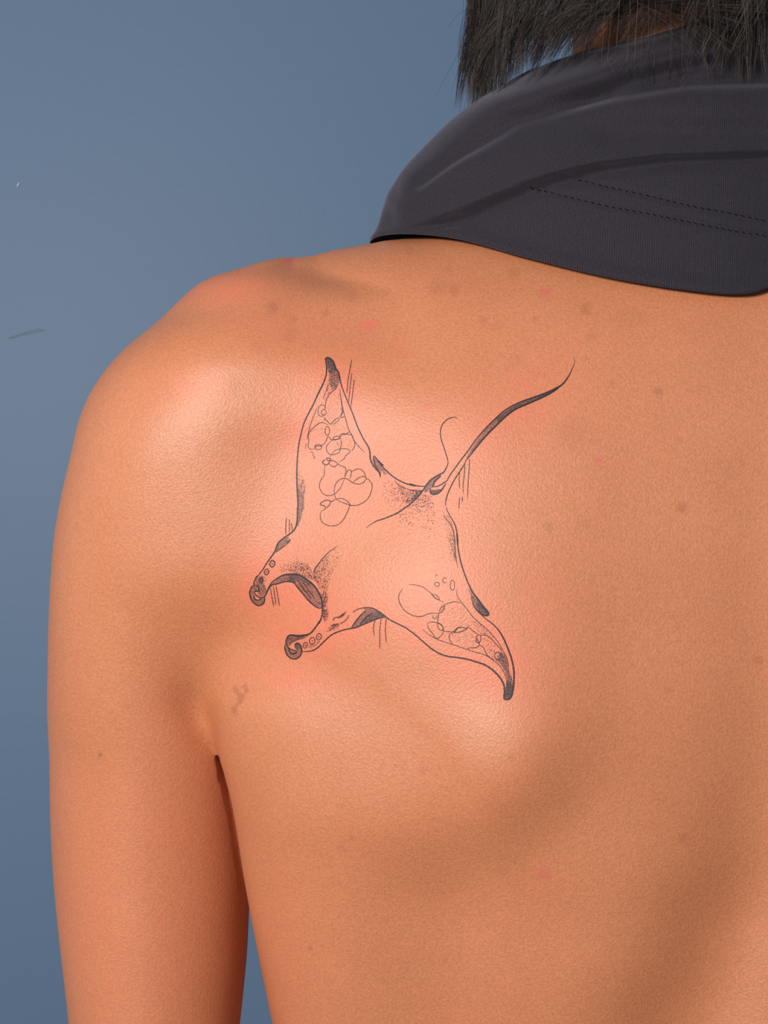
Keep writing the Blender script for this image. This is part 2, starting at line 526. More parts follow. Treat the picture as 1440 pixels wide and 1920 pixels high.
def surface_nets(f, ax):
    n = [len(a) for a in ax]
    V = np.empty(n, np.float32)
    B = 8                                  # blocks far from the surface keep one value
    kz = np.arange(0, n[2], B)
    for i0 in range(0, n[0], B):
        for j0 in range(0, n[1], B):
            x0, x1 = ax[0][i0], ax[0][min(i0 + B, n[0]) - 1]; y0, y1 = ax[1][j0], ax[1][min(j0 + B, n[1]) - 1]
            z0, z1 = ax[2][kz], ax[2][np.minimum(kz + B, n[2]) - 1]
            zc = (z0 + z1) / 2
            s0 = f(np.full(zc.shape, (x0 + x1) / 2), np.full(zc.shape, (y0 + y1) / 2), zc)
            near = np.abs(s0) < np.sqrt((x1 - x0) ** 2 + (y1 - y0) ** 2 + (z1 - z0) ** 2) * 1.25 + .012
            ks = np.repeat(near, B)[:n[2]]
            V[i0:i0 + B, j0:j0 + B, :] = np.repeat(s0, B)[:n[2]][None, None, :]
            if ks.any():
                X, Y, Z = np.meshgrid(ax[0][i0:i0 + B], ax[1][j0:j0 + B], ax[2][ks], indexing='ij')
                V[i0:i0 + B, j0:j0 + B, ks] = f(X, Y, Z)
    ins = V < 0
    c = ins.astype(np.int8)
    cnt = sum(c[i:n[0] - 1 + i, j:n[1] - 1 + j, k:n[2] - 1 + k] for i in (0, 1) for j in (0, 1) for k in (0, 1))
    act = (cnt > 0) & (cnt < 8)
    idx = -np.ones(act.shape, np.int64)
    I = np.argwhere(act)
    idx[act] = np.arange(len(I))
    acc = np.zeros((len(I), 3)); num = np.zeros(len(I))
    corners = [(i, j, k) for i in (0, 1) for j in (0, 1) for k in (0, 1)]
    for a in corners:
        for ax_i in range(3):
            if a[ax_i] == 0:
                b = list(a); b[ax_i] = 1
                va = V[I[:, 0] + a[0], I[:, 1] + a[1], I[:, 2] + a[2]]
                vb = V[I[:, 0] + b[0], I[:, 1] + b[1], I[:, 2] + b[2]]
                m = (va < 0) != (vb < 0)
                t = np.where(m, va / np.where(m, va - vb, 1), 0)
                p = np.tile(np.array(a, float), (len(I), 1)); p[:, ax_i] += t
                acc[m] += p[m]; num[m] += 1
    fr = acc / num[:, None]
    vert = np.stack([ax[q][I[:, q]] * (1 - fr[:, q]) + ax[q][I[:, q] + 1] * fr[:, q] for q in range(3)], 1)
    faces = []
    for a in range(3):
        b, c2 = (a + 1) % 3, (a + 2) % 3
        sl0 = [slice(None)] * 3; sl1 = [slice(None)] * 3
        sl0[a] = slice(0, n[a] - 1); sl1[a] = slice(1, n[a])
        cross = ins[tuple(sl0)] != ins[tuple(sl1)]
        E = np.argwhere(cross)
        E = E[(E[:, b] > 0) & (E[:, c2] > 0) & (E[:, b] < n[b] - 1) & (E[:, c2] < n[c2] - 1)]
        inside0 = ins[E[:, 0], E[:, 1], E[:, 2]]
        q = []
        for db, dc in ((-1, -1), (0, -1), (0, 0), (-1, 0)):
            c3 = E.copy(); c3[:, b] += db; c3[:, c2] += dc
            q.append(idx[c3[:, 0], c3[:, 1], c3[:, 2]])
        q = np.stack(q, 1)
        q[~inside0] = q[~inside0][:, ::-1]
        faces.append(q)
    return vert, np.concatenate(faces)

def project(f, v, it=3, e=4e-4, lim=.004):
    v = v.copy()
    for _ in range(it):
        x, y, z = v.T
        s = f(x, y, z)
        g = np.stack([f(x + e, y, z) - f(x - e, y, z), f(x, y + e, z) - f(x, y - e, z), f(x, y, z + e) - f(x, y, z - e)], 1) / (2 * e)
        g2 = (g * g).sum(1) + 1e-6
        st = np.clip(s / g2, -lim, lim)
        v -= g * st[:, None] * (np.abs(s) < .03)[:, None]
    return v

bv, bf = surface_nets(body_sdf, (axis(XS - .262, XS + .262, -.125, XS + .02, .0021, .007), axis(-.035, .268, -.02, .105, .0023, .007), axis(-.012, 1.69, 1.10, 1.38, .0022, .009)))
bv = project(body_sdf, bv, 2)
person = mesh_obj('person', bv, bf, SKIN)
# refine the part of the back that faces the camera
bm = bmesh.new(); bm.from_mesh(person.data)
bm.verts.ensure_lookup_table()
fine_f = []
for f in bm.faces:
    c = f.calc_center_median()
    px, py = pix(c.x, c.y, c.z)
    if -30 < px < 1560 and -60 < py < 2010 and c.y < .085:
        fine_f.append(f)
edges = list({e for f in fine_f for e in f.edges})
bmesh.ops.subdivide_edges(bm, edges=edges, cuts=2, use_grid_fill=True)
bmesh.ops.triangulate(bm, faces=[f for f in bm.faces if len(f.verts) > 4])
bm.to_mesh(person.data); bm.free()
me = person.data
nv = len(me.vertices)
co = np.empty(nv * 3, np.float32); me.vertices.foreach_get('co', co); co = co.reshape(-1, 3).astype(float)
co = project(body_sdf, co, 3)
me.vertices.foreach_set('co', co.astype(np.float32).ravel()); me.update()
me.polygons.foreach_set('use_smooth', [True] * len(me.polygons))
tag(person, 'bare-backed person in a dark pulled-up top, manta ray tattoo on the shoulder blade', 'person')
print('body verts', nv, 'faces', len(me.polygons))
# ------------------------------------------------------------------ tattoo: ink lines laid on the skin
bvh = BVHTree.FromPolygons([tuple(v) for v in co], [tuple(p.vertices) for p in me.polygons])
CAMP = Vector((0, -D, Z0))

def on_skin(px, py, lift=0.00006):
    d = (Vector(P(px, py, 0)) - CAMP).normalized()
    hit, nor, idx, dist = bvh.ray_cast(CAMP, d)
    if hit is None:
        return None
    return hit + nor * lift

CROP = {'A': (440, 640, 4.5), 'B': (440, 940, 4.5), 'C': (680, 640, 1440 / 420), 'D': (680, 1000, 4.5),
        'E': (760, 860, 9.0), 'F': (450, 1000, 1440 / 170), 'G': (520, 1130, 1440 / 170), 'H': (560, 760, 9.0)}

def pts_of(txt):
    """'A 765,150 772,190 B 528,60' -> photo pixels"""
    out = []; cur = None
    for tok in txt.split():
        if tok in CROP:
            cur = CROP[tok]
        else:
            x, y = map(float, tok.split(','))
            out.append((cur[0] + x / cur[2], cur[1] + y / cur[2]))
    return out

def spline(pts, step=2.2):
    if len(pts) == 2:
        p = np.array(pts); n = max(2, int(np.hypot(*(p[1] - p[0])) / step))
        return [tuple(p[0] + (p[1] - p[0]) * i / n) for i in range(n + 1)]
    p = [np.array(q) for q in pts]
    p = [2 * p[0] - p[1]] + p + [2 * p[-1] - p[-2]]
    out = []
    for i in range(1, len(p) - 2):
        a, b, c, d = p[i - 1:i + 3]
        n = max(2, int(np.hypot(*(c - b)) / step))
        for k in range(n):
            t = k / n
            out.append(tuple(0.5 * ((2 * b) + (c - a) * t + (2 * a - 5 * b + 4 * c - d) * t * t + (3 * b - a - 3 * c + d) * t ** 3)))
    out.append(tuple(p[-2]))
    return out

def loop_pts(cx, cy, rx, ry, rot=0, n=14):
    c, s = math.cos(rot), math.sin(rot)
    r = []
    for i in range(n + 1):
        a = 2 * math.pi * i / n
        u, v = rx * math.cos(a), ry * math.sin(a)
        r.append((cx + u * c - v * s, cy + u * s + v * c))
    return r

class Ink:
    def __init__(self):
        self.v = []; self.f = []; self.trace = []; self.cuts = []
    def pieces(self):
        """one Ink per stroke or patch"""
        c = self.cuts + [(len(self.v), len(self.f))]
        for (v0, f0), (v1, f1) in zip(c[:-1], c[1:]):
            if f1 > f0:
                k = Ink(); k.v = self.v[v0:v1]; k.f = [tuple(i - v0 for i in f) for f in self.f[f0:f1]]
                yield k
    def stroke(self, pts, w=2.4, taper=(0.5, 0.5), wob=0.12, prof=None):
        self.cuts.append((len(self.v), len(self.f)))
        q = spline(pts)
        n = len(q); L = []; R = []
        for i, (x, y) in enumerate(q):
            x0, y0 = q[max(0, i - 1)]; x1, y1 = q[min(n - 1, i + 1)]
            dx, dy = x1 - x0, y1 - y0; l = math.hypot(dx, dy) or 1
            t = i / (n - 1)
            k = min(1, (taper[0] + (1 - taper[0]) * t * 8)) * min(1, (taper[1] + (1 - taper[1]) * (1 - t) * 8))
            if prof:
                k *= np.interp(t, prof[0], prof[1])
            h = 0.5 * w * k * (1 + wob * math.sin(i * 1.7) * rnd.uniform(.3, 1))
            nx, ny = -dy / l * h, dx / l * h
            a, b = on_skin(x + nx, y + ny), on_skin(x - nx, y - ny)
            if a is None or b is None:
                continue
            L.append(a); R.append(b); self.trace.append((x, y))
        o = len(self.v); m = len(L)
        for a, b in zip(L, R):
            self.v += [a, b]
        self.f += [(o + 2 * i, o + 2 * i + 2, o + 2 * i + 3, o + 2 * i + 1) for i in range(m - 1)]
    def dot(self, x, y, r):
        o = len(self.v); ring = []
        n = 6; a0 = rnd.random()
        for i in range(n):
            a = a0 + 2 * math.pi * i / n; rr = r * rnd.uniform(.75, 1.2)
            h = on_skin(x + rr * math.cos(a), y + rr * math.sin(a))
            if h is None:
                return
            ring.append(h)
        self.v += ring; self.f.append(tuple(range(o + n - 1, o - 1, -1)))
    def fill(self, pts, step=4.0, lift=0.00004):
        self.cuts.append((len(self.v), len(self.f)))
        q = spline(list(pts) + [pts[0]], 3.5)[:-1]
        poly = np.array(q)
        lo, hi = poly.min(0), poly.max(0)
        inner = [(x, y) for x in np.arange(lo[0], hi[0], step) for y in np.arange(lo[1], hi[1], step) if inside((x, y), poly, 1.5)]
        allp = [Vector(p) for p in q] + [Vector(p) for p in inner]
        n = len(q)
        vo, eo, fo, *_ = delaunay_2d_cdt(allp, [(i, (i + 1) % n) for i in range(n)], [], 1, 1e-4)
        o = len(self.v); ok = []
        for p in vo:
            h = on_skin(p.x, p.y, lift)
            ok.append(h is not None); self.v.append(h or Vector((0, 0, 0)))
        for f in fo:
            if all(ok[i] for i in f):
                self.f.append(tuple(o + i for i in f))
        self.trace += [tuple(p) for p in inner[::4]]
    def build(self, name, mat, parent):
        o = mesh_obj(name, [tuple(v) for v in self.v], self.f, mat, parent)
        bm = bmesh.new(); bm.from_mesh(o.data)
        for f in bm.faces:
            f.normal_update()
            if f.normal.y > 0:
                f.normal_flip()
        bm.to_mesh(o.data); bm.free()
        return o

def inside(p, poly, margin=0.0):
    x, y = p; c = False; j = len(poly) - 1
    for i in range(len(poly)):
        xi, yi = poly[i]; xj, yj = poly[j]
        if (yi > y) != (yj > y) and x < (xj - xi) * (y - yi) / (yj - yi) + xi:
            c = not c
        j = i
    if c and margin:
        c = bool(np.min(np.hypot(poly[:, 0] - x, poly[:, 1] - y)) > margin)
    return c

line = Ink(); spots = Ink(); hatch = Ink(); shade = Ink(); dots = Ink(); tail = Ink(); dark = Ink()
def st(ink, txt, w=2.4, **k): ink.stroke(pts_of(txt), w, **k)

# --- contour of the near wing, head fin and mouth
st(line, 'A 766,165 772,190 775,230 770,290 745,360 705,440 665,530 620,615 585,690 560,780 540,880 530,980 525,1080 525,1180 530,1290 535,1380 B 530,60 530,130 522,195 503,240 470,272 430,298 395,325 365,355 350,395 335,430 300,480 265,530 235,580 195,630 170,670 160,708', 2.5, prof=((0, .3, .5, .75, 1), (1.5, .9, 1.1, 1.2, 1.1)))
st(line, 'A 764,160 768,146 780,138 805,145 830,170 845,205 855,235 875,260 885,300 895,350 910,400 930,450 950,500 975,560 1000,620 1025,690 1055,760 1090,830 1125,885 1140,930 1145,990 1165,1040 1195,1082 1222,1112 1228,1145', 2.6, prof=((0, .15, .3, .7, .9, 1), (1.8, 1.2, .8, 1.0, 1.3, 1.2)))
st(line, 'H 1255,900 1265,855 1285,860 1320,905 1370,960 1430,1020 C 100,772 150,830 210,880 280,915 340,930 E 70,425 180,455 270,465 340,462 390,410', 2.6)
st(line, 'H 1258,890 1275,960 1310,1050 1345,1110 1372,1160 1378,1215', 3.0)
st(line, 'F 478,815 500,780 560,735 630,690 690,662 740,652 830,648 920,655 1010,695 1060,735 1130,785 1200,860 1250,940 1290,1030 1308,1110 1312,1190 1305,1290 1280,1380 1245,1440 G 690,270 640,345 590,415 540,475 490,505 400,520 320,525 230,515 185,525 155,560 140,610 145,650 165,695 200,730 250,750 305,760', 2.6, prof=((0, .3, .6, .85, 1), (1.1, 1.3, 1.0, 1.3, 1.1)))
st(line, 'F 395,1000 430,920 470,840 520,815 600,800 680,775 740,765 800,770 850,785 880,810', 2.4)
st(line, 'F 775,660 815,705 860,770 900,840 960,915 1030,1000 1100,1080 1170,1140 1240,1185 1300,1188', 2.4)
st(line, 'F 255,835 215,830 185,855 160,910 155,960 170,1030 210,1095 260,1135 310,1148 360,1125 388,1085 395,1010', 2.5)
st(line, 'F 225,940 250,975 290,1010 340,1022 380,1010 410,970 440,900 475,815', 2.5)
st(line, 'F 225,980 228,1025 255,1055 295,1062 325,1045 330,1025', 2.3)
st(line, 'F 255,830 290,850 302,890 280,920 250,915 235,935', 2.8)
st(line, 'F 225,830 222,790 240,735 270,670', 2.2)
# --- lower head fin
st(line, 'G 140,640 120,690 125,750 150,820 195,870 250,893 310,888 355,855 385,800 388,740 375,690 350,655 315,640 285,660 285,700 310,740', 2.6)
st(line, 'G 180,710 190,770 220,810 255,815 295,800 308,770', 2.4)
st(line, 'G 400,775 480,775 560,760 620,730 690,670 760,600 820,545 880,500 970,462 1060,432 1150,412 1250,395 B 1070,1045 1120,1025 1180,1000 1230,985 1275,978', 2.5)
st(line, 'B 998,935 1040,910 1100,897 1160,900 1210,925 1265,965 1310,1000 1370,1030 1430,1060 D 360,795 430,845 500,905 570,965 640,1010 720,1038 800,1048 880,1062 960,1085 1040,1115 1110,1165 1160,1220 1190,1275 1197,1330 1193,1392 1215,1402 1240,1395 1260,1360 1272,1290 1277,1200 1270,1120 1250,1040 1220,960 1185,880 1140,810 1090,760 1030,715 985,672', 2.6, prof=((0, .05, .2, .5, .7, 1), (1.3, 1.0, .95, 1.25, 1.3, 1.15)))
st(line, 'B 985,1066 1010,1030 1030,1000 1075,950 1105,922', 2.4)
st(line, 'B 1058,1042 1100,985 1130,962 1168,942', 2.4)
st(line, 'D 925,588 950,630 980,665 1020,690 1050,692 1062,676 1045,652 1010,610 975,560 930,500 890,420 855,330 830,250 812,170 800,80 795,0 E 885,1440 880,1320 865,1220 840,1120 800,1040 750,960 715,890 690,822', 2.4, prof=((0, .15, .35, 1), (1.6, 1.8, 1.1, 1.0)))
st(line, 'E 683,795 680,740 695,660 720,580 760,490 810,390 870,290 930,200 980,120 1010,60', 2.4)
# --- body ridge line and small whip
st(line, 'C 18,1200 80,1160 150,1135 220,1105 280,1065 E 60,790 130,720 190,670 250,600 310,520 370,430 430,360 500,310 580,265 640,235 690,160 720,80 712,10', 2.6, prof=((0, .15, .5, .8, 1), (.5, .9, 1.2, 1.2, 1.0)))
st(line, 'E 715,20 712,0 C 545,755 525,690 505,630 500,580 510,540 540,505 575,490 600,489 606,500', 1.9, taper=(1, .3))
st(line, 'E 600,290 545,340 500,385 475,430 460,490', 3.2)
st(line, 'E 460,470 530,470 600,440 660,400 700,375 720,345', 2.3)
st(line, 'E 425,500 415,550 440,595 490,605 560,580 610,535 650,470 690,410', 2.8)
st(line, 'B 668,602 675,575 710,525 750,475 800,425 865,378', 2.2, prof=((0, .2, 1), (1.6, 1, .5)))
# inner contour lines
st(spots, 'C 205,893 240,930 290,950 340,960 385,957', 1.6)
st(spots, 'E 640,940 690,1020 750,1090 790,1160 815,1250 830,1350 838,1440 D 778,80 780,170 795,250 806,290', 1.6)
st(spots, 'A 790,365 770,420 745,480', 1.5); st(spots, 'A 695,560 680,600 655,660 635,720 620,780 610,822', 1.6); st(spots, 'A 602,860 598,912', 1.2)
st(spots, 'A 885,400 895,470 905,530 920,600 940,670 962,745 985,785 1010,840 1050,890 1100,942', 1.7)
st(spots, 'D 790,470 800,530 830,580 880,640 930,705 990,760 1050,810 1100,865 1150,930 1190,1000 1222,1070 1232,1130', 1.7)
st(spots, 'D 505,812 560,855 620,890 700,920 780,945 880,980 960,1005 1040,1030 1100,1070 1150,1110 1190,1170 1212,1230 1215,1300', 1.7)
# --- spot rings of the near wing
st(spots, 'A 872,365 850,402 810,435 785,470 768,515 766,560', 1.8); st(spots, 'A 898,500 908,560 905,600 890,632', 1.6)
st(spots, 'A 765,575 758,545 738,536 712,550 705,590 712,625 740,632 762,622', 1.6)
for cx, cy, rx, ry, ro in ((752, 598, 20, 24, 0), (705, 892, 30, 22, 0), (858, 815, 28, 13, -.1), (782, 755, 19, 36, 0)):
    spots.stroke(loop_pts(440 + cx / 4.5, 640 + cy / 4.5, rx / 4.5, ry / 4.5, ro), 1.7, taper=(1, 1))
st(spots, 'H 270,715 300,690 340,685 395,690', 2.2)
st(spots, 'H 435,195 450,230 490,275 540,320 575,280 630,230 690,205', 2.0); st(spots, 'H 575,330 620,295 670,260 690,215', 1.6)
st(spots, 'H 695,195 735,205 770,185', 2.0); st(spots, 'H 700,190 730,150 745,90', 1.6); st(spots, 'H 430,270 440,220', 1.4)
st(spots, 'H 490,330 430,298 370,292 310,325 260,370 210,420 170,480 160,540 170,600 160,670 165,710 210,742 270,732', 1.8)
st(spots, 'H 500,490 480,560 450,620 410,665 360,690', 1.8)
st(spots, 'H 505,520 530,565 580,585 640,575 695,555 720,505 780,490 840,460 860,425', 2.0); st(spots, 'H 690,530 705,485 760,478 830,492 890,500 915,540 930,590 950,640 940,700 910,750 885,765', 1.8)
st(spots, 'H 560,590 500,650 465,710 475,770 510,815 560,832 630,822 690,785 705,720 720,640 710,560', 1.7); st(spots, 'H 650,620 660,660 680,700', 1.2)
st(spots, 'H 560,830 590,785 640,750 720,735 800,732 850,755 865,790 830,820 790,850 770,905 720,930 690,965', 1.7); st(spots, 'H 540,830 530,880', 1.2)
st(spots, 'H 200,790 235,795 245,840 270,880 255,908', 1.6)
st(spots, 'H 450,905 490,890 545,910 520,955 500,990 450,1005 420,985 400,950 430,930 455,915', 2.4); st(spots, 'H 470,900 500,940 545,915', 2.0)
st(spots, 'H 520,940 580,935 640,965 655,985 630,1025 590,1038 545,1015 515,985', 1.9); st(spots, 'H 655,985 700,1015 760,1035 790,1060 800,1110 790,1160 775,1210', 1.9)
st(spots, 'H 450,1010 435,1060 435,1130 425,1190 380,1250 355,1320 350,1390 A 722,1250 745,1285 785,1302 830,1295 870,1265 900,1220 920,1175 933,1150', 1.7)
st(spots, 'A 845,1300 840,1250 855,1200 890,1165 930,1155 965,1172 1000,1195 1050,1205 1090,1190 1112,1160 1142,1178 1160,1215 1155,1260 1135,1310 1100,1350 1050,1378 990,1386 945,1372 890,1352 855,1330 845,1300', 1.9)
st(spots, 'H 780,1210 800,1150 840,1095 870,1090 888,1120 880,1190 860,1245', 1.9); st(spots, 'H 885,1120 940,1095 1000,1075 1050,1080 1095,1120 1120,1170 1135,1225', 1.9); st(spots, 'H 915,1300 970,1255 1030,1215 1080,1200 1130,1215 1148,1235', 1.9)
st(spots, 'A 848,1300 855,1330 900,1325 945,1345 975,1378 B 970,40 955,80 920,150 875,195 820,208 765,195 730,160 722,110 735,75', 1.8)
st(spots, 'A 850,1332 820,1352 800,1345 770,1340 730,1362 722,1380 755,1388 768,1408 740,1430', 2.2); st(spots, 'A 812,1350 800,1378 775,1408', 2.0)
# --- spot rings of the far wing
st(spots, 'D 340,465 310,510 305,560 330,620 370,665 430,695 490,702 540,685 570,675 645,675', 1.9); st(spots, 'D 388,433 440,435 500,450 545,480 580,510 620,550 685,582', 1.6)
st(spots, 'D 580,510 622,522 645,550 638,562 600,535 580,510', 1.7)
st(spots, 'D 682,606 720,590 780,578 822,588', 1.7); st(spots, 'D 645,668 635,720 636,770', 2.0); st(spots, 'D 645,662 660,630 690,610 682,645 660,668 645,664', 2.2)
st(spots, 'D 590,690 600,722 620,712 628,690', 1.6); st(spots, 'D 680,825 760,830 800,800 840,793 880,802 895,770', 2.0)
st(spots, 'D 545,758 580,748 640,758 675,790 680,830 660,868 620,885 590,845 555,800 545,758', 1.8)
spots.stroke(loop_pts(680 + 655 / 4.5, 1000 + 790 / 4.5, 4.2, 7.5, -.55), 1.8, taper=(1, 1))
st(spots, 'D 770,838 800,802 830,790', 2.2); st(spots, 'D 770,838 820,832 862,815 890,790', 2.2)
st(spots, 'D 770,840 735,850 733,895 760,940', 1.8); st(spots, 'D 897,795 940,830 968,852', 1.8); st(spots, 'D 962,880 985,938 950,965 910,965 880,975', 2.0)
spots.stroke(loop_pts(680 + 978 / 4.5, 1000 + 890 / 4.5, 4.4, 8.0, .1), 2.0, taper=(1, 1))
st(spots, 'D 990,862 1030,858 1080,885 1120,930 1160,972 1172,1000', 1.8); st(spots, 'D 985,940 1020,965 1040,1010 1068,1045 1112,1070', 1.9)
spots.stroke(loop_pts(680 + 1140 / 4.5, 1000 + 1035 / 4.5, 6, 7, 0), 1.7, taper=(1, 1))
for cx, cy, rx, ry in ((627, 430, 20, 17), (757, 438, 19, 42), ):
    spots.stroke(loop_pts(680 + cx / 4.5, 1000 + cy / 4.5, rx / 4.5, ry / 4.5), 1.6, taper=(1, 1))
st(spots, 'D 635,352 618,350 614,368', 1.4); st(spots, 'D 712,380 690,375 674,395 685,418 708,412', 1.6)
# --- head fin rings
for c, cx, cy, rx, ry, w in (('F', 513, 483, 38, 50, 3.2), ('F', 423, 612, 34, 44, 2.8), ('F', 335, 745, 24, 34, 2.2), ('G', 662, 540, 38, 50, 2.2), ('G', 555, 605, 42, 54, 2.2), ('G', 445, 675, 32, 46, 2.0)):
    o = CROP[c]
    spots.stroke(loop_pts(o[0] + cx / o[2], o[1] + cy / o[2], rx / o[2], ry / o[2], .3), w, taper=(1, 1))
    dots.dot(o[0] + cx / o[2], o[1] + cy / o[2], 1.6)
# --- hatching beside the contours
for t in ('A 988,155 970,250 955,340 945,450', 'A 988,270 975,380 965,480 962,520', 'A 1010,320 1000,400 990,480 978,560',
          'B 437,140 432,200 431,285', 'B 462,150 462,220 460,275', 'B 478,180 483,215 488,250',
          'F 485,870 505,1000 538,1165', 'F 530,840 550,980 562,1060 570,1140', 'F 570,820 595,960 630,1165',
          'B 1185,1005 1172,1060 1176,1140', 'B 1235,990 1225,1100 1226,1250', 'B 1280,985 1272,1080 1280,1195',
          'E 915,210 910,350 918,515', 'E 1005,70 995,250 975,450 980,600', 'E 1080,0 1082,80 1068,300 1055,500 1048,690', 'E 915,655 910,740 902,845', 'E 963,640 965,735'):
    st(hatch, t, 1.9, taper=(.6, .2))
st(hatch, 'F 895,742 940,760 960,820', 2.2); st(hatch, 'F 980,768 1040,830 1110,940 1175,1005', 1.9); st(hatch, 'F 960,795 1010,880 1070,960 1140,1035', 2.2); st(hatch, 'F 1070,800 1120,840', 2.4)
st(hatch, 'G 885,295 905,245 960,230', 2.2); st(hatch, 'G 945,235 1000,225 1050,185 1095,140', 3.6, prof=((0, .4, 1), (.8, 1.5, .5))); st(hatch, 'G 1000,335 1060,300 1110,255 1140,195', 2.0); st(hatch, 'G 875,345 920,350 970,330', 3.0)
st(hatch, 'B 345,430 385,402 420,378 445,358', 2.0); st(hatch, 'B 440,358 470,320', 4.6)
# --- tail
st(tail, 'E 715,345 760,270 850,145 940,20 C 680,700 730,630 790,560 850,500 920,440 1000,397 1080,367 1150,343 1220,313 1280,280 1320,230 1350,170 1362,130 1352,95', 2.6, taper=(1, .3), prof=((0, .5, .8, .9, 1), (.9, 1.0, 1.3, 1, .6)))
st(tail, 'E 1010,60 1040,10 C 690,735 740,670 800,600 860,540 920,482 980,438 1060,402 1150,362 1230,320 1270,288', 2.8, prof=((0, .5, 1), (1, 1.2, 1.3)))
shade.fill(pts_of('C 655,775 700,690 760,605 820,535 900,462 1000,402 1110,362 1210,318 1270,285 1230,325 1140,370 1050,408 960,455 880,525 800,605 735,680 690,738'), 4)
shade.fill(pts_of('C 850,505 940,435 1050,385 1150,348 1230,312 1140,368 1050,405 950,455 880,520'), 4, 0.00007)
# --- soft shading
shade.fill(pts_of('A 766,160 780,140 805,146 830,172 845,208 856,240 872,275 884,330 872,372 845,402 815,395 795,345 798,290 785,235'))
shade.fill(pts_of('A 768,160 782,142 805,148 828,172 843,208 852,240 840,262 800,270 782,232 772,190'), 4, 0.00008)
shade.fill(pts_of('H 1262,880 1285,865 1330,920 1400,1000 1430,1050 1410,1110 1385,1150 1360,1150 1320,1060 1280,970'))
shade.fill(pts_of('A 530,1230 545,1265 583,1290 586,1430 B 580,60 565,130 540,198 525,210 530,130 530,60'))
shade.fill(pts_of('F 735,655 830,650 920,658 1010,698 1130,788 1200,862 1250,942 1290,1032 1306,1110 1300,1140 1240,1110 1150,1030 1060,960 960,870 900,800 850,745 800,690'))
shade.fill(pts_of('F 780,660 860,655 960,680 1060,742 1130,800 1060,800 960,740 880,760 830,710'), 4, 0.00008)
shade.fill(pts_of('F 478,820 560,738 690,665 750,655 800,690 850,760 870,800 800,768 740,763 640,785 520,812'))
shade.fill(pts_of('F 750,700 800,690 850,760 870,800 810,770 760,765'), 4, 0.00008)
shade.fill(pts_of('F 880,800 960,915 1100,1078 1240,1180 1300,1186 1300,1130 1180,1060 1050,960 950,850'), 5)
shade.fill(pts_of('F 400,1000 440,915 475,835 520,815 500,850 460,900 430,960'), 4)
shade.fill(pts_of('F 255,840 200,850 165,920 165,980 190,1060 250,1120 310,1140 360,1120 385,1080 390,1020 330,1040 290,1062 240,1040 222,980 240,930 290,900'), 4)
shade.fill(pts_of('F 230,820 250,780 300,700 380,690 380,800 420,900 360,1000 300,990 280,930 300,880 270,835'), 5)
shade.fill(pts_of('F 560,290 590,200 640,120 720,70 780,60 740,150 680,220 620,275'), 5)
shade.fill(pts_of('G 150,560 200,522 320,528 490,508 470,545 390,585 290,610 230,640 200,690 155,660 145,610'))
shade.fill(pts_of('G 150,660 200,720 300,755 290,690 290,655 330,645 375,690 385,750 370,820 320,875 250,888 190,860 140,790 125,720'), 5)
shade.fill(pts_of('G 290,650 330,645 370,690 375,740 340,720 305,745 285,700'), 4, 0.00008)
shade.fill(pts_of('B 990,1066 1030,1002 1075,950 1105,925 1080,900 1130,896 1180,905 1230,940 1270,972 1180,998 1120,1022 1065,1045 1020,1070'))
shade.fill(pts_of('B 1060,1040 1100,985 1170,942 1210,930 1265,968 1180,998 1110,1022'), 4, 0.00008)
shade.fill(pts_of('D 915,520 950,535 985,572 1020,620 1060,675 1045,690 990,668 955,638 928,592'))
shade.fill(pts_of('D 950,580 990,590 1020,630 1055,676 1030,682 980,655'), 4, 0.00008)
shade.fill(pts_of('D 1200,1390 1205,1300 1216,1220 1190,1150 1150,1090 1120,1070 1170,1000 1215,1060 1236,1150 1262,1230 1268,1300 1258,1360 1238,1392 1215,1400'))
shade.fill(pts_of('D 1202,1390 1207,1310 1218,1250 1250,1260 1264,1310 1255,1360 1236,1390'), 4, 0.00008)
shade.fill(pts_of('E 300,535 250,600 190,668 120,720 60,720 130,640 200,560 260,530'))
shade.fill(pts_of('E 330,520 380,430 450,350 590,268 600,285 540,340 480,420 440,500 400,520 370,560 320,570'))
shade.fill(pts_of('E 425,520 470,530 540,520 610,510 630,500 600,545 550,585 490,602 440,592 418,555'))
shade.fill(pts_of('E 430,520 500,530 610,512 560,580 490,600 440,590'), 4, 0.00008)

# --- stippling
def stip(txt, n, r, grad=None):
    n = int(n * 1.6); r *= .78
    poly = np.array(pts_of(txt)); lo, hi = poly.min(0), poly.max(0); k = 0; tries = 0
    g = pts_of(grad) if grad else None
    while k < n and tries < n * 30:
        tries += 1
        x, y = rnd.uniform(lo[0], hi[0]), rnd.uniform(lo[1], hi[1])
        if not inside((x, y), poly):
            continue
        if g:
            (x0, y0), (x1, y1) = g
            t = ((x - x0) * (x1 - x0) + (y - y0) * (y1 - y0)) / ((x1 - x0) ** 2 + (y1 - y0) ** 2)
            if rnd.random() > max(0.0, 1 - t) ** 1.6:
                continue
        dots.dot(x, y, r * rnd.uniform(.7, 1.25)); k += 1
stip('C 110,905 205,895 290,950 385,957 340,1005 290,1060 200,1110 110,1145', 150, 1.05, 'C 385,960 110,1060')
stip('C 230,930 300,955 385,960 345,1005 300,1050 260,1040', 120, 1.0)
stip('C 210,1115 300,1065 380,985 440,1000 470,1080 470,1260 330,1270 230,1210', 120, 1.15, 'C 400,960 320,1300')
stip('C 300,1070 390,980 450,1000 400,1070', 70, 0.9)
stip('C 470,1060 540,1080 575,1160 598,1260 605,1400 570,1430 545,1250', 150, 0.8, 'C 600,1300 520,1310')
stip('D 690,0 770,0 778,90 785,180 800,260 770,200 740,110', 90, 0.8, 'D 785,100 690,100')
stip('B 440,600 500,540 600,480 660,600 700,680 640,660 560,620 480,600', 190, 0.9, 'B 600,640 520,470')
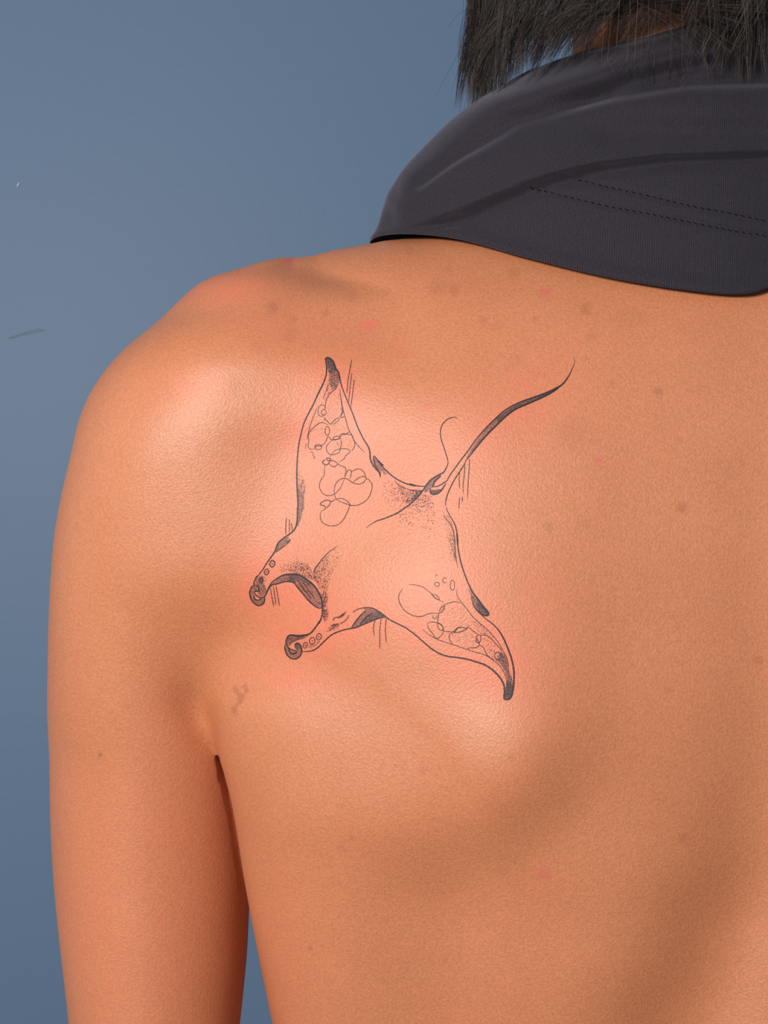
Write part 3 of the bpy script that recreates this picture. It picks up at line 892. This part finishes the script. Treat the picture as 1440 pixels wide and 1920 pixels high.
stip('B 660,610 710,530 780,460 860,380 960,300 940,420 830,600 780,760 760,900 760,1010 745,960 745,860 720,760 690,690', 420, 0.9, 'B 690,640 960,560')
stip('B 740,760 790,780 780,900 770,1000 745,1010 745,880', 130, 0.85)
stip('G 730,120 800,100 820,160 790,300 740,310', 60, 0.9)
stip('G 850,350 990,340 960,420 880,440 780,470 800,420', 80, 0.9)
stip('F 600,540 700,470 900,380 1000,480 1050,600 900,600 760,600 650,620', 130, 0.9, 'F 900,640 800,380')
stip('A 530,1050 555,1100 600,1200 590,1290 535,1260', 120, 0.85, 'A 530,1250 600,1050')
stip('A 800,280 870,280 885,340 870,380 800,440 760,500 735,540 760,470', 70, 0.9)
stip('A 770,480 850,400 890,420 905,560 880,640 800,680 770,620', 60, 0.7)
stip('A 640,740 720,690 790,720 780,820 700,880 640,880', 22, 0.7); stip('A 810,720 930,660 960,760 850,800', 26, 0.7); stip('A 860,830 1000,810 990,900 900,920', 24, 0.7)
stip('D 650,640 820,600 900,720 880,790 700,820', 60, 0.7); stip('D 750,860 900,810 970,900 940,960 800,950', 55, 0.75)
stip('D 1000,870 1080,900 1170,1010 1100,1060 1040,980', 70, 0.8); stip('D 900,720 1000,770 1110,880 1060,880 980,840', 80, 0.8)
stip('D 1160,1010 1215,1060 1240,1200 1265,1260 1240,1380 1200,1380 1215,1240', 130, 0.9)
stip('D 890,460 940,520 930,600 915,560', 40, 0.8)
stip('A 1240,1060 1290,1090 1300,1140 1250,1120', 30, 0.8); stip('A 1180,1150 1440,1250 1440,1350 1300,1300', 26, 0.9)
stip('F 240,720 330,650 420,700 400,860 340,960 290,960 300,870 260,820', 55, 0.9)
stip('G 160,560 300,540 460,530 300,600 200,670', 90, 0.8); stip('G 480,690 600,640 700,590 620,680 520,730', 40, 0.8)

tattoo = line.build('tattoo', INK, person)
tag(tattoo, 'fine-line black ink manta ray tattoo')
for nm, ink, mt in (('shading_patch', shade, INKSHADE), ('spot_ring', spots, INKSOFT), ('hatch_line', hatch, INKSOFT)):
    for piece in ink.pieces():
        piece.build(nm, mt, tattoo)
tail.build('tail_line', INK, tattoo)
dots.build('stippling', INKSOFT, tattoo)['kind'] = 'stuff'

# ------------------------------------------------------------------ colour of the skin: irritation round the ink, spots, scars
marks = np.zeros((nv, 4), np.float32); marks[:, 3] = 1
px, py = pix(co[:, 0], co[:, 1], co[:, 2])
front = (co[:, 1] < .075) & (px > -20) & (px < 1500) & (py > 380) & (py < 1960)
fi = np.where(front)[0]; fx, fy = px[fi], py[fi]
def value_noise(x, y, cell, seed):
    r = np.random.default_rng(seed); g = r.random((260, 260))
    u = x / cell + 50; v = y / cell + 50
    i = np.clip(u.astype(int), 0, 258); j = np.clip(v.astype(int), 0, 258)
    fu = sstep(u - i); fv = sstep(v - j)
    return (g[i, j] * (1 - fu) + g[i + 1, j] * fu) * (1 - fv) + (g[i, j + 1] * (1 - fu) + g[i + 1, j + 1] * fu) * fv
tr = np.array(line.trace[::6] + tail.trace[::6] + shade.trace[::3] + spots.trace[::8])
# density of ink needled into the skin, blurred
G = np.zeros((200, 260))
for x, y in tr:
    i, j = int(x / 8), int(y / 8)
    if 0 <= i < 200 and 0 <= j < 260:
        G[i, j] += 1
G = np.minimum(G, 3)
def blur(g, s):
    return np.apply_along_axis(gsm, 1, np.apply_along_axis(gsm, 0, g, s), s)
Gd = blur(G, 4.0); Gw = blur(G, 9.0)
def samp(g, x, y):
    u = np.clip(x / 8 - .5, 0, 198); v = np.clip(y / 8 - .5, 0, 258)
    i = u.astype(int); j = v.astype(int); fu = u - i; fv = v - j
    return (g[i, j] * (1 - fu) + g[i + 1, j] * fu) * (1 - fv) + (g[i, j + 1] * (1 - fu) + g[i + 1, j + 1] * fu) * fv
n1 = value_noise(fx, fy, 46, 1); n2 = value_noise(fx, fy, 17, 2); n3 = value_noise(fx, fy, 7, 3)
red = np.clip(1.9 * samp(Gd, fx, fy) / Gd.max(), 0, 1) * .55 + np.clip(1.6 * samp(Gw, fx, fy) / Gw.max(), 0, 1) * .45
red = red * (.55 + .55 * n1 + .25 * (n2 - .5) + .15 * (n3 - .5))
red = np.clip(red, 0, 1) * .58
# flushed patches
for cx, cy, sx, sy, a in ((430, 545, 70, 26, .35), (690, 610, 14, 9, .4), (630, 605, 22, 7, .35), (545, 492, 12, 4, .4), (745, 655, 16, 14, .35), (530, 620, 90, 40, .15),
                          (355, 730, 60, 25, .25), (560, 1270, 70, 25, .35), (500, 1130, 50, 60, .25), (1000, 1150, 40, 60, .25), (650, 690, 40, 30, .3), (200, 1750, 140, 160, .16), (520, 1790, 60, 120, .14),
                          (250, 1560, 120, 120, .12), (1020, 1640, 14, 12, .3), (800, 770, 12, 10, .3), (1000, 720, 50, 25, .3)):
    red = np.maximum(red, a * gauss(fx, fy, cx, cy, sx, sy) * (.6 + .8 * n2))
marks[fi, 0] = np.clip(red, 0, 1)
# brown marks: x, y, radius, strength
brown = np.zeros(len(fi))
for cx, cy, r, a in ((820, 540, 12, .28), (852, 543, 9, .38), (963, 512, 9, .3), (838, 505, 6, .25), (905, 600, 7, .35), (930, 612, 8, .25), (1004, 598, 5, .3), (1097, 580, 8, .45), (1110, 632, 9, .28),
                     (1234, 734, 6.5, .62), (1148, 718, 5, .4), (1100, 672, 4, .35), (1068, 812, 24, .20), (970, 672, 9, .25), (1272, 826, 5, .35), (1279, 952, 8, .55), (1030, 988, 7, .4), (1096, 981, 8, .3),
                     (512, 576, 8, .5), (552, 599, 6, .35), (543, 628, 10, .25), (612, 587, 6, .3), (440, 720, 12, .25), (1421, 1238, 7, .5), (1253, 1295, 5, .35), (1283, 1571, 7, .4), (188, 1415, 3.6, .95), (581, 1777, 3, .7),
                     (835, 1803, 2.8, .5), (700, 1375, 3, .3), (792, 1443, 5, .3), (958, 1420, 6, .3), (1020, 1640, 10, .2), (660, 1570, 5, .25), (640, 1590, 5, .25), (480, 650, 8, .2), (660, 560, 9, .22), (1180, 600, 20, .12),
                     (770, 470, 6, .2), (1330, 700, 40, .10), (1350, 640, 50, .10), (1380, 900, 60, .10), (1290, 1100, 70, .08)):
    d = np.hypot(fx - cx, fy - cy) / r * (1 + .35 * (n3 - .5))
    brown = np.maximum(brown, .55 * a * np.exp(-0.5 * d ** 4 * .6))
# small brown scar near the arm pit
for pts, w in (([(440, 1292), (448, 1302), (453, 1308), (448, 1318), (442, 1326), (440, 1334)], 5.0), ([(460, 1284), (463, 1294), (458, 1304), (453, 1309)], 3.2), ([(441, 1292), (450, 1290)], 2.5)):
    d, _, _ = seg_dist(fx, fy, pts)
    brown = np.maximum(brown, .40 * sstep((w + 1.5 - d + 6 * (n3 - .5)) / 3.0))
marks[fi, 1] = np.clip(brown, 0, 1)
pink = np.zeros(len(fi))
for cx, cy, r, a in ((1024, 549, 7, .55), (1016, 551, 4, .4), (1122, 863, 6, .55), (545, 492, 5, .3), (690, 612, 8, .2), (700, 605, 6, .3), (370, 826, 4, .35), (423, 828, 4.5, .4), (798, 768, 7, .25), (1345, 992, 4, .3),
                     (1018, 1640, 6, .22), (795, 1440, 4, .25), (540, 960, 4, .2), (510, 850, 5, .18), (1002, 700, 6, .2), (1335, 590, 5, .15)):
    d = np.hypot(fx - cx, fy - cy) / r * (1 + .5 * (n3 - .5))
    pink = np.maximum(pink, a * np.exp(-0.5 * d ** 2))
marks[fi, 2] = np.clip(pink, 0, 1)
ca = me.color_attributes.new('marks', 'FLOAT_COLOR', 'POINT')
ca.data.foreach_set('color', marks.ravel())
# ------------------------------------------------------------------ dark top pulled up round the neck
def closed_spline(pts, n):
    p = np.array(pts, float); m = len(p)
    t = np.linspace(0, m, n, endpoint=False); i = t.astype(int); f = (t - i)[:, None]
    a, b, c, d = p[(i - 1) % m], p[i % m], p[(i + 1) % m], p[(i + 2) % m]
    return 0.5 * (2 * b + (c - a) * f + (2 * a - 5 * b + 4 * c - d) * f ** 2 + (3 * b - a - 3 * c + d) * f ** 3)

def hem_pt(px, py, lift=.0016):
    h = on_skin(px, py, lift)
    return tuple(h) if h is not None else P(px, py, .08)

HEM = [P(713, 461, .086), hem_pt(745, 450), hem_pt(860, 457), hem_pt(1000, 494), hem_pt(1150, 530), hem_pt(1300, 554), hem_pt(1395, 559), hem_pt(1462, 540),
       hem_pt(1580, 520), hem_pt(1750, 490), hem_pt(1950, 462), P(2176, 455, .088),
       P(2060, 450, .150), P(1760, 520, .205), P(1440, 560, .215), P(1120, 520, .205), P(830, 450, .150)]
TOP = [P(1012, 122, .112), P(1035, 112, .086), P(1075, 95, .067), P(1140, 79, .057), P(1220, 60, .051), P(1320, 33, .047), P(1400, 22, .046), P(1470, 17, .046),
       P(1580, 35, .048), P(1700, 62, .054), P(1800, 95, .070), P(1868, 122, .112),
       P(1850, 130, .150), P(1650, 150, .185), P(1440, 155, .195), P(1230, 150, .185), P(1030, 130, .150)]
NU, NV = 380, 170
hem = closed_spline(HEM, NU); top = closed_spline(TOP, NU)
AX = np.array([XS, .110])

def fold(px, py):
    """folds of the cloth, millimetres outwards"""
    h = np.zeros(px.shape)
    d, sg, t = seg_dist(px, py, [(740, 436), (870, 396), (1000, 343), (1060, 325), (1130, 308), (1250, 292), (1440, 285), (1600, 300)])
    s = -sg * d                                    # positive above the line
    h += 3.4 * np.where(s > 0, np.exp(-s / 60.0), np.exp(s / 5.0)) * np.interp(t, [0, .08, .4, .8, 1], [0, .7, 1, .8, .5])
    h -= 1.3 * np.exp(-0.5 * ((s + 12) / 9.0) ** 2)
    d, sg, t = seg_dist(px, py, [(850, 250), (930, 208), (1020, 182), (1100, 156), (1200, 128), (1300, 104), (1440, 96), (1600, 110)])
    h += 3.6 * np.exp(-0.5 * (d / 22) ** 2) * np.interp(t, [0, .2, 1], [.2, 1, 1])
    d, sg, t = seg_dist(px, py, [(1040, 200), (1092, 187), (1139, 174), (1181, 156), (1234, 142), (1287, 129), (1340, 122), (1440, 125)])
    h -= 3.4 * np.exp(-0.5 * (d / 9) ** 2) * np.interp(t, [0, .15, 1], [.2, 1, .8])
    d, sg, t = seg_dist(px, py, [(800, 345), (865, 295), (975, 227), (1070, 203), (1208, 171), (1287, 155), (1440, 150)])
    h -= 1.5 * np.exp(-0.5 * (d / 10) ** 2); h += .8 * np.exp(-0.5 * ((d - 24) / 16) ** 2)
    h += 2.0 * np.exp(-0.5 * ((py - 208) / 26) ** 2) * sstep((px - 1000) / 200.0)
    h -= 1.6 * np.exp(-0.5 * ((py - 252) / 20) ** 2) * np.exp(-0.5 * ((px - 1300) / 130) ** 2)
    d, sg, t = seg_dist(px, py, [(760, 380), (830, 330), (940, 300), (1100, 262)])
    h += 1.2 * np.exp(-0.5 * (d / 22) ** 2)
    d, sg, t = seg_dist(px, py, [(760, 452), (860, 462), (1000, 498), (1150, 534), (1300, 556), (1440, 552)])
    h += .9 * np.exp(-0.5 * (d / 8) ** 2) - .5 * np.exp(-0.5 * ((d - 45) / 22) ** 2)
    d, sg, t = seg_dist(px, py, [(981, 348), (1128, 383), (1287, 414), (1435, 441), (1600, 470)])
    h -= .5 * np.exp(-0.5 * (d / 4) ** 2)
    d, sg, t = seg_dist(px, py, [(1070, 333), (1134, 348), (1287, 383), (1440, 414), (1600, 445)])
    h -= .5 * np.exp(-0.5 * (d / 4) ** 2)
    return h * .0016

cv = np.zeros((NV, NU, 3)); cuv = np.zeros((NV, NU, 2))
rad = (hem + top) / 2; out = rad[:, :2] - AX; out /= np.linalg.norm(out, axis=1)[:, None]
side = np.abs(out[:, 0]); 
arc = np.concatenate([[0], np.cumsum(np.linalg.norm(np.diff((hem + top) / 2, axis=0), axis=1))])
for j in range(NV):
    v = j / (NV - 1)
    base = hem * (1 - v) + top * v
    bul = (.0105 * side + .0045 * (1 - side)) * math.sin(math.pi * v ** .75) ** .9
    lip = .0022 * math.exp(-(v / .05) ** 2)
    p = base.copy()
    p[:, :2] += out * (bul + lip)[:, None]
    p[:, 2] += .004 * math.sin(math.pi * v) * side
    px, py = pix(p[:, 0], p[:, 1], p[:, 2])
    fz = fold(px, py) * sstep((.13 - p[:, 1]) / .03) * sstep(v / .06) * (0.35 + 0.65 * sstep((1 - v) / .08))
    p[:, :2] += out * fz[:, None]
    # top edge rolls inwards
    p[:, :2] -= out * (.003 * sstep((v - .94) / .06))
    cv[j] = p
    cuv[j, :, 0] = arc; cuv[j, :, 1] = v * .09
# keep the cloth outside the skin
flat = cv.reshape(-1, 3)
sd = body_sdf(flat[:, 0], flat[:, 1], flat[:, 2])
e = 4e-4
g = np.stack([body_sdf(flat[:, 0] + e, flat[:, 1], flat[:, 2]) - sd, body_sdf(flat[:, 0], flat[:, 1] + e, flat[:, 2]) - sd, body_sdf(flat[:, 0], flat[:, 1], flat[:, 2] + e) - sd], 1) / e
g /= np.linalg.norm(g, axis=1)[:, None] + 1e-9
need = np.clip(.0016 - sd, 0, .02)
flat = flat + g * need[:, None]
idx = np.arange(NV * NU).reshape(NV, NU)
r = np.roll(idx, -1, axis=1)
cf = np.stack([idx[:-1], r[:-1], r[1:], idx[1:]], -1).reshape(-1, 4)
collar = mesh_obj('pulled_up_top', flat, cf, CLOTH, person)
tag(collar, 'dark charcoal jersey top bunched round the neck')
bm = bmesh.new(); bm.from_mesh(collar.data)
bmesh.ops.recalc_face_normals(bm, faces=bm.faces)

bm.faces.ensure_lookup_table()
f0 = bm.faces[NU * 60 + 60]
cen = f0.calc_center_median()
if f0.normal.x * (cen.x - AX[0]) + f0.normal.y * (cen.y - AX[1]) < 0:
    for f in bm.faces: f.normal_flip()
uvl = bm.loops.layers.uv.new('UVMap')
fu = cuv.reshape(-1, 2)
L0 = arc[-1] + arc[1]
for f in bm.faces:
    us = [fu[l.vert.index][0] for l in f.loops]
    wrap = max(us) - min(us) > L0 / 2
    for l, u in zip(f.loops, us):
        l[uvl].uv = (u + (L0 if wrap and u < L0 / 2 else 0), fu[l.vert.index][1])
bm.to_mesh(collar.data); bm.free()
sm = collar.modifiers.new('thickness', 'SOLIDIFY'); sm.thickness = .0011; sm.offset = -1; sm.use_even_offset = False
cbvh = BVHTree.FromPolygons([tuple(v.co) for v in collar.data.vertices], [tuple(p.vertices) for p in collar.data.polygons])

# seam stitches
STITCH = plain('black_thread', (0.003, 0.0025, 0.004), 1.0)
STITCH.node_tree.nodes['Principled BSDF'].inputs['Specular IOR Level'].default_value = 0.0
def stitch_mesh():
    v = []; f = []
    n = 7
    for i in range(n):
        t = i / (n - 1) * 2 - 1; rr = .00016 * math.sqrt(max(.08, 1 - t * t))
        for k in range(5):
            a = 2 * math.pi * k / 5
            v.append((t * .00085, rr * math.cos(a), rr * math.sin(a)))
    for i in range(n - 1):
        for k in range(5):
            f.append((i * 5 + k, i * 5 + (k + 1) % 5, (i + 1) * 5 + (k + 1) % 5, (i + 1) * 5 + k))
    f += [tuple(range(4, -1, -1)), tuple(range((n - 1) * 5, n * 5))]
    m = bpy.data.meshes.new('stitch'); m.from_pydata(v, [], f); m.materials.append(STITCH); m.update()
    return m
SM = stitch_mesh()
for seam in ([(981, 348), (1049, 364), (1128, 383), (1208, 398), (1287, 414), (1366, 430), (1435, 441), (1500, 452)],
             [(1070, 333), (1134, 348), (1208, 364), (1287, 383), (1366, 398), (1440, 414), (1500, 426)]):
    q = spline(seam, 1.0); acc = 0; last = None
    for i in range(1, len(q) - 6):
        acc += math.hypot(q[i][0] - q[i - 1][0], q[i][1] - q[i - 1][1])
        if acc > 12.5:
            acc = 0
            d = (Vector(P(q[i][0], q[i][1])) - CAMP).normalized()
            d2 = (Vector(P(q[i][0] + 9, q[i][1] + 4.6)) - CAMP).normalized()
            h1, n1_, _, _ = cbvh.ray_cast(CAMP, d); h2, n2_, _, _ = cbvh.ray_cast(CAMP, d2)
            if h1 is None or h2 is None:
                continue
            o = bpy.data.objects.new('stitch', SM); COL.objects.link(o); o.parent = collar
            o.location = (h1 + h2) / 2 - n1_ * .00002
            o.rotation_euler = (h2 - h1).to_track_quat('X', 'Z').to_euler()

# ------------------------------------------------------------------ hair: straight dark strands hanging over the nape
def strand_pts(px0, tipx, tipy, y0, ytip):
    """points from crown to tip; px0 is where the strand crosses the top of the frame"""
    hx = P(px0, 0, y0)
    ang = np.clip((px0 - 1440) / 620.0, -1, 1)
    crown = np.array([XS + rnd.uniform(-.02, .02), .120 + rnd.uniform(-.02, .02), HEADC[2] + .112])
    mid = np.array([XS + .092 * ang, HEADC[1] - .108 * math.sqrt(max(0.02, 1 - ang * ang)) + rnd.uniform(-.004, .004), HEADC[2] + .02])
    up = np.array([XS + .095 * ang * .5 + .5 * hx[0] - .5 * XS, .5 * y0 + .5 * mid[1], Z0 + .205])
    a = np.array(hx); b = np.array(P(tipx, tipy, ytip))
    dv = (a - b) / np.linalg.norm(a - b)
    up = .7 * (a + dv * .05) + .3 * up
    half = (a + b) / 2 + np.array([rnd.uniform(-.0012, .0012), rnd.uniform(-.001, .001), 0])
    ctl = [crown, mid, up, a, half, b]
    p = [2 * ctl[0] - ctl[1]] + ctl + [2 * ctl[-1] - ctl[-2]]
    res = []
    for i in range(1, len(p) - 2):
        A, B, C, E = p[i - 1:i + 3]
        n = 3 if i < 4 else 5
        for k in range(n):
            t = k / n
            res.append(0.5 * (2 * B + (C - A) * t + (2 * A - 5 * B + 4 * C - E) * t * t + (3 * B - A - 3 * C + E) * t ** 3))
    res.append(p[-2])
    return np.array(res)

# locks: where a clump crosses the frame's top, where it ends, strands, spread at top and tip
LOCKS = []
def lock(x0, tx, ty, n, sp0, sp1, sy, y0=.030, yt=.036):
    LOCKS.append((x0, tx, ty, n, sp0, sp1, sy, y0, yt))
lock(900, 868, 205, 60, 16, 9, 35, .105, .098)
lock(915, 895, 190, 150, 24, 18, 40, .090, .085)
lock(950, 905, 170, 190, 26, 22, 42, .078, .076)
lock(985, 950, 175, 170, 24, 16, 34, .068, .068)
lock(1000, 918, 130, 150, 26, 22, 45, .070, .070)
lock(1030, 985, 120, 200, 26, 18, 36, .058, .058)
lock(1060, 1000, 135, 200, 26, 18, 30, .052, .052)
lock(1090, 1030, 125, 230, 24, 20, 30, .046, .047)
lock(1125, 1062, 112, 220, 22, 20, 30, .042, .043)
lock(1150, 1095, 85, 150, 22, 18, 30, .038, .041)
lock(1180, 1130, 50, 120, 22, 22, 26, .036, .040)
lock(1200, 1165, 60, 70, 30, 26, 34, .034, .038)
lock(1240, 1225, 30, 60, 26, 24, 30, .033, .036)
lock(1275, 1262, 35, 60, 22, 22, 32, .032, .035)
lock(1310, 1290, 60, 80, 20, 20, 36, .032, .034)
lock(1340, 1335, 105, 130, 18, 18, 36, .031, .033)
lock(1372, 1372, 128, 230, 20, 20, 26, .031, .033)
lock(1400, 1402, 135, 250, 20, 20, 24, .031, .033)
lock(1432, 1440, 125, 170, 20, 20, 28, .031, .033)
for k in range(8):
    xx = 1475 + 52 * k; y_ = .031 + .0016 * k * k * .7
    lock(xx, xx + 10, 120 - 3 * k, 170, 24, 22, 34, y_, y_ + .002)
hv = []; hf = []; hc = []; voff = 0
def add_strand(pts, r, shade_v):
    global voff
    n = len(pts)
    t = np.gradient(pts, axis=0); t /= np.linalg.norm(t, axis=1)[:, None] + 1e-12
    s1 = np.cross(t, np.array([.3, .9, .1])); s1 /= np.linalg.norm(s1, axis=1)[:, None] + 1e-12
    s2 = np.cross(t, s1)
    taper = np.concatenate([np.ones(n - 3), [.9, .7, .25]])[:, None] * r
    ring = np.stack([pts + taper * (s1 * math.cos(a) + s2 * math.sin(a)) for a in (0, 2.0944, 4.18879)], 1)
    hv.append(ring.reshape(-1, 3)); hc.append(np.full(n * 3, shade_v, np.float32))
    i = np.arange(n - 1)[:, None] * 3 + voff
    for k in range(3):
        k2 = (k + 1) % 3
        hf.append(np.concatenate([i + k, i + k2, i + 3 + k2, i + 3 + k], 1))
    voff += n * 3
for (x0, tx, ty, n, sp0, sp1, sy, y0, yt) in LOCKS:
    nclump = max(3, n // 16)
    for c in range(nclump):
        u = rnd.gauss(0, 1)
        cx0 = x0 + sp0 * u; ctx = tx + sp1 * (.9 * u + .5 * rnd.gauss(0, 1)); cty = ty + sy * rnd.gauss(-.25, .75) - 10 * abs(u)
        cy0 = y0 + rnd.uniform(-.005, .005); cyt = yt + rnd.uniform(-.004, .004); tone = rnd.random()
        for k in range(n // nclump + rnd.randint(-3, 4)):
            w = rnd.gauss(0, 1)
            pts = strand_pts(cx0 + 7 * w, ctx + 5.5 * w * rnd.uniform(.2, 1.1), cty - rnd.random() ** 1.8 * 55 + 14 * rnd.random(), cy0 + rnd.uniform(-.002, .002), cyt + rnd.uniform(-.0015, .0015))
            add_strand(pts, rnd.uniform(.00004, .00008), min(1, .65 * tone * rnd.random() + .5 * rnd.random() ** 3))
# the sides and the crown, above and beyond the frame
for k in range(2600):
    phi = rnd.choice((-1, 1)) * rnd.uniform(.15, 2.05)          # 0 is the back of the head
    left = phi < 0
    rr = rnd.uniform(.080, .088) if left else rnd.uniform(.084, .098)
    ca, sa = math.cos(phi), math.sin(phi)
    crown = np.array([XS + .01 * sa + rnd.uniform(-.012, .012), HEADC[1] - .01 * ca + rnd.uniform(-.02, .02), HEADC[2] + .110])
    q1 = np.array([XS + .070 * sa, HEADC[1] - .085 * ca, HEADC[2] + .075 + rnd.uniform(-.004, .004)])
    q2 = np.array([XS + .088 * sa, HEADC[1] - .104 * ca, HEADC[2] + .015 + rnd.uniform(-.004, .004)])
    low = rnd.uniform(.145, .175) if abs(phi) > 1.0 else rnd.uniform(.17, .20)
    q3 = np.array([XS + rr * sa, HEADC[1] - (rr + .004) * ca, Z0 + .5 * (low + .245)])
    q4 = np.array([XS + rr * sa * 1.01, HEADC[1] - rr * ca, Z0 + low])
    ctl = [crown, q1, q2, q3, q4]
    p = [2 * ctl[0] - ctl[1]] + ctl + [2 * ctl[-1] - ctl[-2]]
    res = []
    for i in range(1, len(p) - 2):
        A, B, C, E = p[i - 1:i + 3]
        for j in range(4):
            t = j / 4
            res.append(0.5 * (2 * B + (C - A) * t + (2 * A - 5 * B + 4 * C - E) * t * t + (3 * B - A - 3 * C + E) * t ** 3))
    res.append(p[-2])
    add_strand(np.array(res), rnd.uniform(.00012, .0002), rnd.random() ** 2 * .6)
# flyaways
for (x0, tx, ty, y) in ((905, 812, 190, .10), (890, 838, 55, .10), (900, 846, 175, .10), (900, 850, 215, .10), (912, 856, 228, .095), (1110, 1085, 150, .036), (1180, 1190, 120, .033), (1240, 1218, 118, .032), (1255, 1228, 90, .032), (1300, 1244, 150, .031), (1320, 1282, 150, .031), (1310, 1330, 160, .031)):
    add_strand(strand_pts(x0, tx, ty, y, y), .00005, .3)
hair = mesh_obj('hair', np.concatenate(hv), np.concatenate(hf), HAIR, person)
tag(hair, 'straight dark chin-length hair', kind='stuff')
at = hair.data.attributes.new('strand', 'FLOAT', 'POINT'); at.data.foreach_set('value', np.concatenate(hc))
# hair close to the scalp
def cap_sdf(x, y, z):
    c = ellip(x, y, z, HEADC, (.080, .096, .105))
    cut = (Z0 + .245) + np.clip(y - .14, 0, 1) * 1.6
    return np.maximum(c, cut - z)
qv, qf = surface_nets(cap_sdf, (np.arange(XS - .1, XS + .1, .006), np.arange(.005, .245, .006), np.arange(Z0 + .2, Z0 + .41, .006)))
mesh_obj('scalp_hair', qv, qf, HAIR, hair)

# ------------------------------------------------------------------ trousers, below the frame
def leg_sdf(x, y, z):
    return np.maximum(body_sdf(x, y, z) - .006, np.maximum(z - .98, .10 - z))
def trouser_sdf(x, y, z):
    xm = XS - np.abs(x - XS)
    return np.maximum(leg_sdf(x, y, z), XS - .158 - xm - np.clip(z - .80, 0, 1) * .12)
tv, tf = surface_nets(trouser_sdf, (np.arange(XS - .2, XS + .2, .009), np.arange(-.03, .26, .009), np.arange(.06, 1.0, .009)))
mesh_obj('trousers', tv, tf, plain('dark_cotton', (0.03, 0.03, 0.035)), person)
